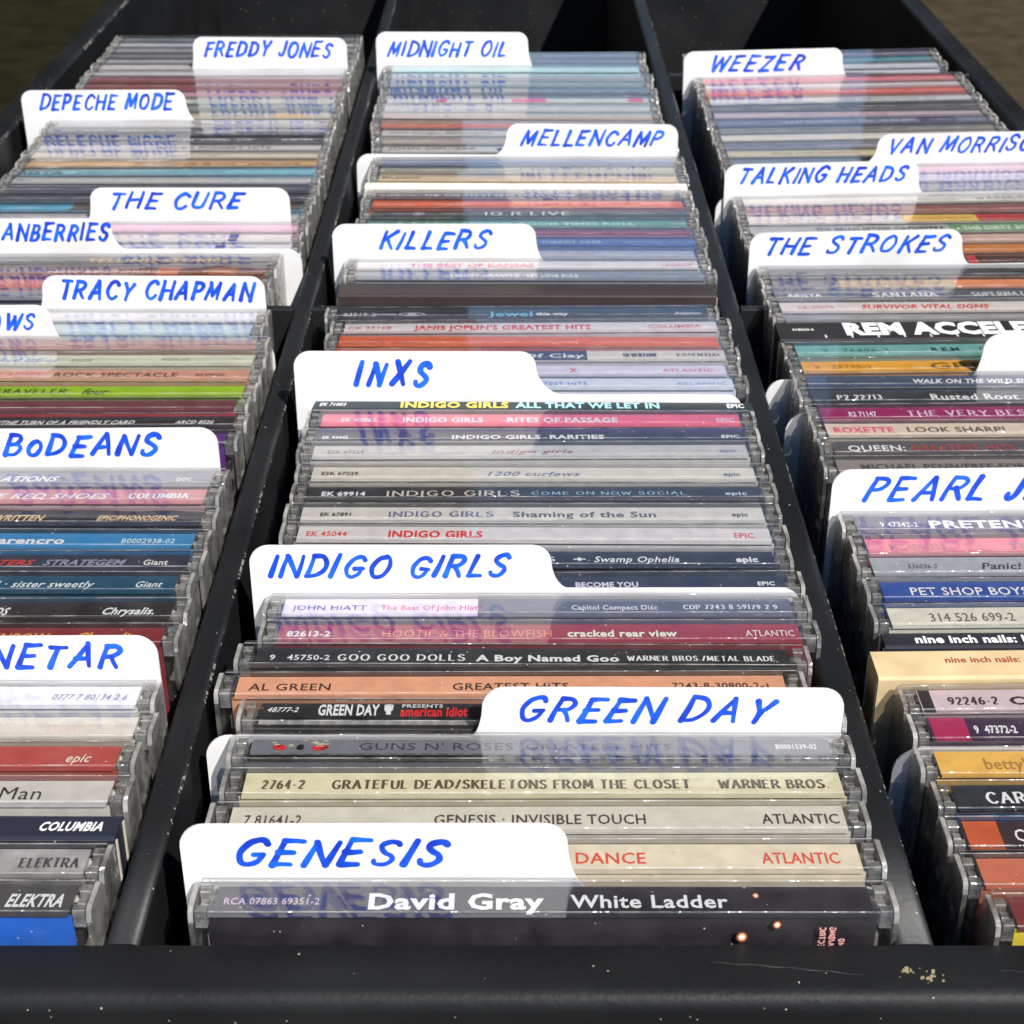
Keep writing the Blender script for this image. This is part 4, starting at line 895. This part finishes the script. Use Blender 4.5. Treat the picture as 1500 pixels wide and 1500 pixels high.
    ('C', 'L', -138.54, 645.17, -2.5, 10.2, (70, 70, 72), 'charcoal spine with small white slanted capitals', 10, 6, [('STORYTELLERS · STORIES · LIVE', -18.49, 28.79, (225, 225, 222), 'bi', 0.6, 0), ('ELEKTRA', 40.83, 54.01, (225, 225, 222), 'bi', 0.6, 0)], {}),
    ('C', 'L', -138.74, 655.29, -2.47, 10.2, (76, 80, 78), 'dark green-grey spine', 11, 6, [('golden hours', 2.86, 20.28, (225, 225, 222), 'bi', 0.6, 0)], {}),
    ('C', 'L', -138.7, 665.41, -2.3, 10.2, (188, 183, 183), 'pale pinkish grey spine', 12, 6, [('MORE GROOVES', 1.06, 21.65, (130, 125, 125), 'b', 0.5, 0)], {}),
    ('D', 'L', -136.5, 665.91, 10.04, -212.52, -141.78, -138.01, 'R', 'DEPECHE MODE', [-205.45, -145.83, 1.4, 8.74], 7),
    ('C', 'L', -138.01, 676.53, -1.75, 10.2, (202, 192, 168), 'beige spine with an ochre patch', 1, 7, [('in concert at the odeon', -1.52, 28.29, (150, 140, 115), 's', 0.6, 0)], {'segs': [(33.4, 47.7, (215, 180, 115))]}),
    ('C', 'L', -137.6, 686.65, -1.4, 10.2, (124, 136, 130), 'grey-green spine', 2, 7, [], {}),
    ('C', 'L', -138.77, 696.77, -1.29, 10.2, (202, 208, 192), 'pale mint spine with tiny capitals', 3, 7, [('GENERAL PUBLIC', -5.8, 24.77, (120, 125, 112), 's', 0.6, 0), ('WE GOT', 36.38, 53.8, (110, 115, 105), 'n', 0.7, 0)], {}),
    ('C', 'L', -138.93, 706.9, -1.1, 10.2, (192, 142, 158), 'mauve pink spine', 4, 7, [], {}),
    ('C', 'L', -137.62, 717.02, -0.51, 10.2, (136, 66, 64), 'oxblood spine with faint gold lettering', 5, 7, [('THE RETURN OF THE SPACE', -51.17, -16.73, (185, 110, 95), 's', 0.6, 0)], {}),
    ('C', 'L', -138.25, 727.14, -0.17, 10.2, (142, 62, 64), 'wine red spine', 6, 7, [], {}),
    ('C', 'L', -138.43, 737.26, -0.07, 10.2, (206, 206, 211), 'white spine with a dark underline', 7, 7, [], {}),
    ('D', 'L', -136.5, 739.76, 13.61, -151.17, -78.8, -153.41, 'L', 'FREDDY JONES', [-146.54, -84.79, 4.39, 12.03], 8),
    ('C', 'L', -138.67, 750.38, -0.39, 10.2, (207, 202, 197), 'off-white spine', 1, 8, [], {}),
    ('C', 'L', -138.17, 760.5, -0.8, 10.2, (170, 172, 178), 'silver spine', 2, 8, [], {}),
    ('C', 'L', -137.84, 770.62, -0.82, 10.2, (112, 107, 102), 'dark taupe spine', 3, 8, [], {}),
    ('C', 'L', -138.36, 780.75, -0.78, 10.2, (150, 148, 145), 'mid grey-brown spine', 4, 8, [], {}),
    ('C', 'L', -138.41, 790.87, -0.69, 10.2, (186, 187, 190), 'light steel spine', 5, 8, [], {}),
    ('C', 'L', -138.92, 800.99, -0.53, 10.2, (108, 118, 124), 'blue-grey spine, rearmost', 6, 8, [], {}),
    ('C', 'R', 147.38, 205.68, -2.3, 10.2, (116, 45, 46), 'dark red spine over a yellow back', 1, 0, [], {'low': (248, 205, 60)}),
    ('C', 'R', 144.15, 215.78, -2.37, 10.2, (192, 106, 80), 'terracotta brown spine', 2, 0, [], {}),
    ('C', 'R', 143.79, 225.88, -2.5, 10.2, (54, 40, 42), 'dark brown spine with an orange end block', 3, 0, [('COLLECTIVE SOUL', -48.86, -21.48, (240, 235, 230), 's', 0.95, 0)], {'segs': [(-58.6, -51.5, (188, 86, 50))]}),
    ('C', 'R', 144.27, 235.98, -2.04, 10.2, (38, 42, 48), 'black spine with white serif capitals, navy below', 4, 0, [('CARS', -51.95, -42.39, (225, 230, 235), 'n', 1.0, 0)], {'low': (40, 70, 120)}),
    ('C', 'R', 143.28, 246.08, -2.26, 10.2, (240, 176, 84), 'amber yellow spine with soft brown lower-case title', 5, 0, [("betty's", -48.84, -39.13, (170, 125, 70), 's', 1.0, 0)], {}),
    ('D0', 'R', 143.8, 246.68, 146),
    ('C', 'R', 144.12, 257.27, -2.5, 10.2, (64, 44, 70), 'dark purple spine with a crimson end block', 6, 0, [('9  47372-2', -48.99, -40.25, (240, 235, 240), 'b', 0.7, 0)], {'segs': [(-57.6, -50.3, (168, 44, 84))]}),
    ('C', 'R', 144.43, 267.37, -2.5, 10.2, (206, 186, 189), 'dusty rose spine with slanted brown digits', 7, 0, [('92246-2', -51.95, -41.82, (75, 50, 50), 'ni', 0.8, 0), ('O', -39.21, -34.87, (60, 40, 45), 'b', 0.8, 0)], {'segs': [(-58.4, -55.5, (45, 40, 45))]}),
    ('C', 'R', 140.48, 278.26, -1.25, 11, (200, 176, 136), 'thick worn cream cardboard spine with small dark red title', 8, 0, [('nine inch nails: the downward spiral', -46.26, -5.9, (150, 70, 50), 'm', 0.62, 0.15)], {'kind': 'digi'}),
    ('C', 'R', 144.2, 284.42, -1.02, 6.2, (36, 35, 44), 'black cardboard spine with rounded end and white title', 9, 0, [('nine inch nails: broken', -54.95, -20.4, (238, 236, 236), 'b', 0.8, 0)], {'kind': 'digi'}),
    ('C', 'R', 143.25, 294.52, -0.17, 10.2, (212, 207, 190), 'cream spine with thin spaced digits', 10, 0, [('314 526 699-2', -49.07, -29.93, (95, 90, 85), 't', 1.0, 0)], {}),
    ('C', 'R', 143.71, 304.61, -0.1, 10.2, (46, 78, 152), 'royal blue spine with white capitals', 11, 0, [('PET SHOP BOYS Discography', -51.66, -3.42, (238, 242, 248), 's', 0.95, 0)], {}),
    ('C', 'R', 143.31, 315.17, 0.0, 10.2, (160, 163, 170), 'silver grey spine with black script title', 12, 0, [('536036-2', -49.78, -42.64, (85, 88, 95), 'i', 0.55, 0), ('Panic! At The Disco', -32.27, 0.48, (55, 55, 60), 'i', 0.8, 0)], {}),
    ('C', 'R', 144.28, 325.26, -0.86, 10.2, (218, 104, 120), 'coral pink spine with faint digits', 13, 0, [('MCAD-6253', -52.6, -39.31, (170, 90, 110), 's', 0.75, 0), ('TEXAS', -23.87, -10.25, (150, 110, 120), 's', 0.75, 0)], {}),
    ('C', 'R', 143.51, 335.36, -0.87, 10.2, (92, 86, 104), 'grey-violet spine with heavy white block capitals', 14, 0, [('9 47342-2', -52.29, -42.94, (240, 238, 242), 's', 0.65, 0), ('PRETENDERS', -40.05, -1.32, (246, 244, 248), 'b', 1.0, 0)], {}),
    ('D', 'R', 143.8, 335.86, 10.69, 79.51, 142.81, 149.07, 'R', 'PEARL JAM', [87.46, 143.57, 1.4, 8.84], 1),
    ('C', 'R', 143.73, 363.21, 0.0, 10.2, (136, 126, 122), 'taupe spine with heavy dark grey capitals', 1, 1, [('MICHAEL PENN/FREE-FOR-ALL', -52.04, -1.06, (75, 70, 70), 'm', 0.75, 0)], {}),
    ('C', 'R', 144.5, 373.57, 0.0, 10.2, (86, 82, 86), 'grey spine with white then red capitals', 2, 1, [('QUEEN:', -54.33, -38.87, (235, 238, 245), 'm', 0.85, 0), ('GREATEST HITS', -37.39, -9.42, (160, 70, 70), 'm', 0.85, 0)], {}),
    ('C', 'R', 144.32, 383.67, -0.06, 10.2, (217, 197, 177), 'beige spine with pink and grey capitals', 3, 1, [('ROXETTE', -56.22, -39.7, (225, 100, 120), 'b', 0.9, 0), ('LOOK SHARP!', -35.94, -9.08, (105, 92, 85), 'm', 0.85, 0)], {}),
    ('C', 'R', 144.56, 393.77, -0.12, 10.2, (142, 34, 86), 'magenta spine with white serif title', 4, 1, [('R2 71147', -50.46, -42.61, (235, 200, 220), 'c', 0.7, 0), ('THE VERY BEST OF', -33.98, 10.09, (235, 190, 215), 'n', 0.85, 0)], {}),
    ('D0', 'R', 143.8, 394.37, 140),
    ('C', 'R', 143.9, 404.97, -0.74, 10.2, (50, 54, 56), 'charcoal spine with white brush-style title', 5, 1, [('P2 22713', -50.81, -38.46, (225, 228, 228), 'n', 0.75, 0), ('Rusted Root', -24.16, 0.93, (225, 228, 225), 'm', 0.95, 0)], {}),
    ('C', 'R', 144.02, 415.06, -0.83, 10.2, (66, 78, 100), 'steel blue spine with white slanted capitals', 6, 1, [('WALK ON THE WILD SIDE', -26.94, 9.23, (230, 232, 238), 'bi', 0.7, 0)], {}),
    ('D', 'R', 143.8, 415.56, 10.19, 137.84, 204.45, 135.49, 'L', '', None, 2),
    ('C', 'R', 144.43, 426.16, -0.98, 10.2, (226, 160, 48), 'golden yellow spine with wide dark capitals', 1, 2, [('9   25795-2', -54.47, -37.33, (165, 115, 40), 's', 0.6, 0), ('GREEN', -19.99, 7.96, (120, 85, 20), 'm', 1.0, 0)], {}),
    ('C', 'R', 144.15, 436.26, -0.47, 10.2, (108, 166, 160), 'teal spine with tiny dark capitals', 2, 2, [('9   76496-2', -50.28, -29.93, (70, 120, 120), 's', 0.7, 0), ('R.E.M.', -17.05, -7.71, (35, 60, 60), 'b', 0.65, 0), ('OUT OF TIME', -2.52, 15.14, (50, 80, 80), 's', 0.65, 0)], {}),
    ('C', 'R', 143.98, 450.52, 0.0, 14, (38, 36, 36), 'black cardboard spine with huge cream block capitals', 3, 2, [('418620-2', -57.39, -50.6, (215, 212, 205), 'b', 0.35, 0.05), ('REM ACCELERATE', -41.05, 40.01, (238, 232, 220), 'bb', 2.0, 0.08)], {'kind': 'digi', 'tick': 1}),
    ('C', 'R', 144.18, 456.48, -0.07, 6, (140, 140, 142), 'thin grey spine', 4, 2, [], {}),
    ('C', 'R', 143.89, 467.21, 0.0, 10.2, (220, 207, 202), 'white spine with red slanted capitals', 5, 2, [('ZK 39578', -52.93, -41.09, (215, 130, 130), 's', 0.6, 0), ('SURVIVOR VITAL SIGNS', -32.32, 8.88, (210, 70, 65), 'bi', 0.8, 0)], {}),
    ('C', 'R', 144.3, 481.2, -1.86, 10.2, (84, 86, 98), 'slate spine with pale wide-set capitals', 6, 2, [('ARISTA', -54.36, -42.67, (225, 230, 240), 'b', 0.6, 0), ('SANTANA', -25.8, -5.12, (215, 220, 215), 'n', 0.85, 0), ('SUPERNATURAL', 6.8, 32.66, (205, 208, 210), 'n', 0.8, 0)], {}),
    ('C', 'R', 145.23, 491.3, -2.5, 10.2, (84, 78, 72), 'dark spine with a gold to orange picture strip', 7, 2, [], {'segs': [(-35.7, 2.8, (175, 145, 95)), (2.8, 58.6, (225, 140, 95))]}),
    ('C', 'R', 145.25, 501.4, -2.5, 10.2, (58, 58, 60), 'black spine directly behind the tab before it', 8, 2, [], {}),
    ('D', 'R', 143.8, 501.9, 9.4, 80.58, 152.98, 156.67, 'R', 'THE STROKES', [84.74, 149.52, 1.4, 8.1], 3),
    ('C', 'R', 144.86, 512.49, -2.5, 10.2, (62, 44, 42), 'dark brown spine with a red dot', 1, 3, [('ROOM ON FIRE', 17.79, 46.2, (150, 80, 65), 's', 0.6, 0)], {'segs': [(12.5, 15.9, (190, 60, 60))]}),
    ('C', 'R', 144.75, 522.59, -2.4, 10.2, (202, 126, 62), 'caramel orange spine', 2, 3, [], {}),
    ('C', 'R', 144.59, 532.69, -2.5, 10.2, (207, 172, 157), 'blush beige spine', 3, 3, [], {}),
    ('C', 'R', 144.31, 542.79, -2.5, 10.2, (168, 168, 162), 'grey spine with dark block title and a green end', 4, 3, [('THE BRIAN SETZER ORCHESTRA', -34.64, 12.5, (60, 66, 66), 'b', 0.8, 0), ('THE DIRTY BOOGIE', 18.71, 50.96, (210, 225, 205), 'b', 0.75, 0)], {'segs': [(14.2, 58.6, (108, 152, 106))]}),
    ('C', 'R', 144.63, 552.89, -2.5, 10.2, (217, 208, 198), 'white spine turning yellow then red', 5, 3, [('SONGS IN THE KEY', 1.98, 24.65, (190, 135, 45), 'b', 0.5, 0)], {'segs': [(-1.3, 26.4, (228, 184, 84)), (26.4, 58.6, (186, 60, 60))]}),
    ('C', 'R', 145.41, 562.99, -2.5, 10.2, (144, 86, 76), 'reddish brown spine', 6, 3, [], {}),
    ('C', 'R', 145.6, 573.09, -2.5, 10.2, (207, 202, 192), 'light beige spine with small dark capitals', 7, 3, [('Little Creatures', 8.02, 22.29, (150, 145, 135), 'i', 0.5, 0), ('WARNER', 30.08, 48.24, (125, 122, 115), 'n', 0.7, 0)], {}),
    ('D', 'R', 143.8, 573.59, 9.4, 80.42, 154.07, 156.66, 'R', 'TALKING HEADS', [84.84, 150.83, 1.4, 8.1], 4),
    ('D0', 'R', 143.8, 574.69, 129),
    ('C', 'R', 144.97, 585.28, -2.5, 10.2, (150, 150, 152), 'mid grey spine', 1, 4, [], {}),
    ('C', 'R', 145.64, 595.38, -1.67, 10.2, (206, 198, 214), 'pale lilac-grey spine', 2, 4, [], {}),
    ('C', 'R', 145.69, 605.48, -2.01, 10.2, (218, 176, 192), 'light pink spine', 3, 4, [], {}),
    ('D', 'R', 143.8, 605.98, 9.4, 144.86, 215.65, 139.19, 'L', 'VAN MORRISON', [148.48, 213.7, 1.4, 8.1], 5),
    ('C', 'R', 145.65, 616.58, -1.73, 10.2, (114, 120, 130), 'slate grey spine', 1, 5, [], {}),
    ('C', 'R', 145.67, 626.68, -1.59, 10.2, (204, 188, 152), 'straw tan spine', 2, 5, [('BELLE AND SEBASTIAN', -40.34, -4.01, (150, 130, 90), 's', 0.5, 0)], {}),
    ('C', 'R', 145.88, 636.78, -1.65, 10.2, (108, 112, 124), 'lead grey spine with tiny pale lettering', 3, 5, [('THE BEST OF VOLUME TWO', -19.28, 9.04, (190, 190, 195), 's', 0.5, 0)], {}),
    ('C', 'R', 145.39, 646.88, -1.03, 10.2, (216, 208, 194), 'ivory spine', 4, 5, [], {}),
    ('C', 'R', 145.93, 656.97, -1.21, 10.2, (122, 122, 116), 'olive-grey spine', 5, 5, [('THE ESSENTIAL MASTERS', -30.53, 21.8, (60, 62, 60), 's', 0.5, 0)], {}),
    ('C', 'R', 145.41, 667.07, -1.01, 10.2, (104, 110, 138), 'denim blue spine with pale serif title', 6, 5, [('VAN MORRISON · THE HEALING', -28.51, 27.43, (175, 180, 205), 'n', 0.7, 0)], {'segs': [(28.9, 45.1, (60, 60, 105))]}),
    ('C', 'R', 145.76, 677.17, -1.03, 10.2, (196, 174, 180), 'faded pink spine with red lettering', 7, 5, [('U2 · ACHTUNG RATTLE AND HUM', -27.36, 17.37, (170, 90, 100), 's', 0.5, 0)], {}),
    ('C', 'R', 146.18, 687.27, -0.67, 10.2, (66, 68, 68), 'black unlettered spine', 8, 5, [], {}),
    ('C', 'R', 146.07, 697.37, -0.53, 10.2, (198, 201, 202), 'white-grey spine with small black lettering', 9, 5, [('UB40 LABOUR OF LOVE LIVE', -0.25, 42.55, (70, 75, 75), 's', 0.5, 0)], {}),
    ('C', 'R', 145.51, 708.53, 0.0, 10.2, (206, 90, 78), 'tomato red spine', 10, 5, [('RED HOT', -0.85, 17.74, (235, 190, 180), 'b', 0.5, 0)], {}),
    ('C', 'R', 146.42, 718.63, -0.34, 10.2, (218, 206, 206), 'white spine with a rosy tint', 11, 5, [], {}),
    ('C', 'R', 146.01, 728.73, -0.29, 10.2, (212, 112, 118), 'coral red spine', 12, 5, [], {}),
    ('D', 'R', 143.8, 729.23, 11.28, 79.26, 153.1, 157.32, 'R', 'WEEZER', [90.47, 136.98, 1.4, 9.46], 6),
    ('C', 'R', 145.91, 758.9, -2.5, 10.2, (202, 205, 210), 'white spine behind the rearmost tab', 1, 6, [], {}),
    ('C', 'R', 145.12, 769.0, -2.5, 10.2, (58, 132, 148), 'teal spine behind the rearmost tab', 2, 6, [], {}),
    ('C', 'R', 145.87, 779.1, -2.5, 10.2, (112, 102, 132), 'grape grey spine, rearmost', 3, 6, [], {}),
]

nb = 0
for e in DATA:
    if e[0] == 'C': disc_case(e)
    elif e[0] == 'D': divider(e)
    else: plain_card(e, nb); nb += 1
flush_type()
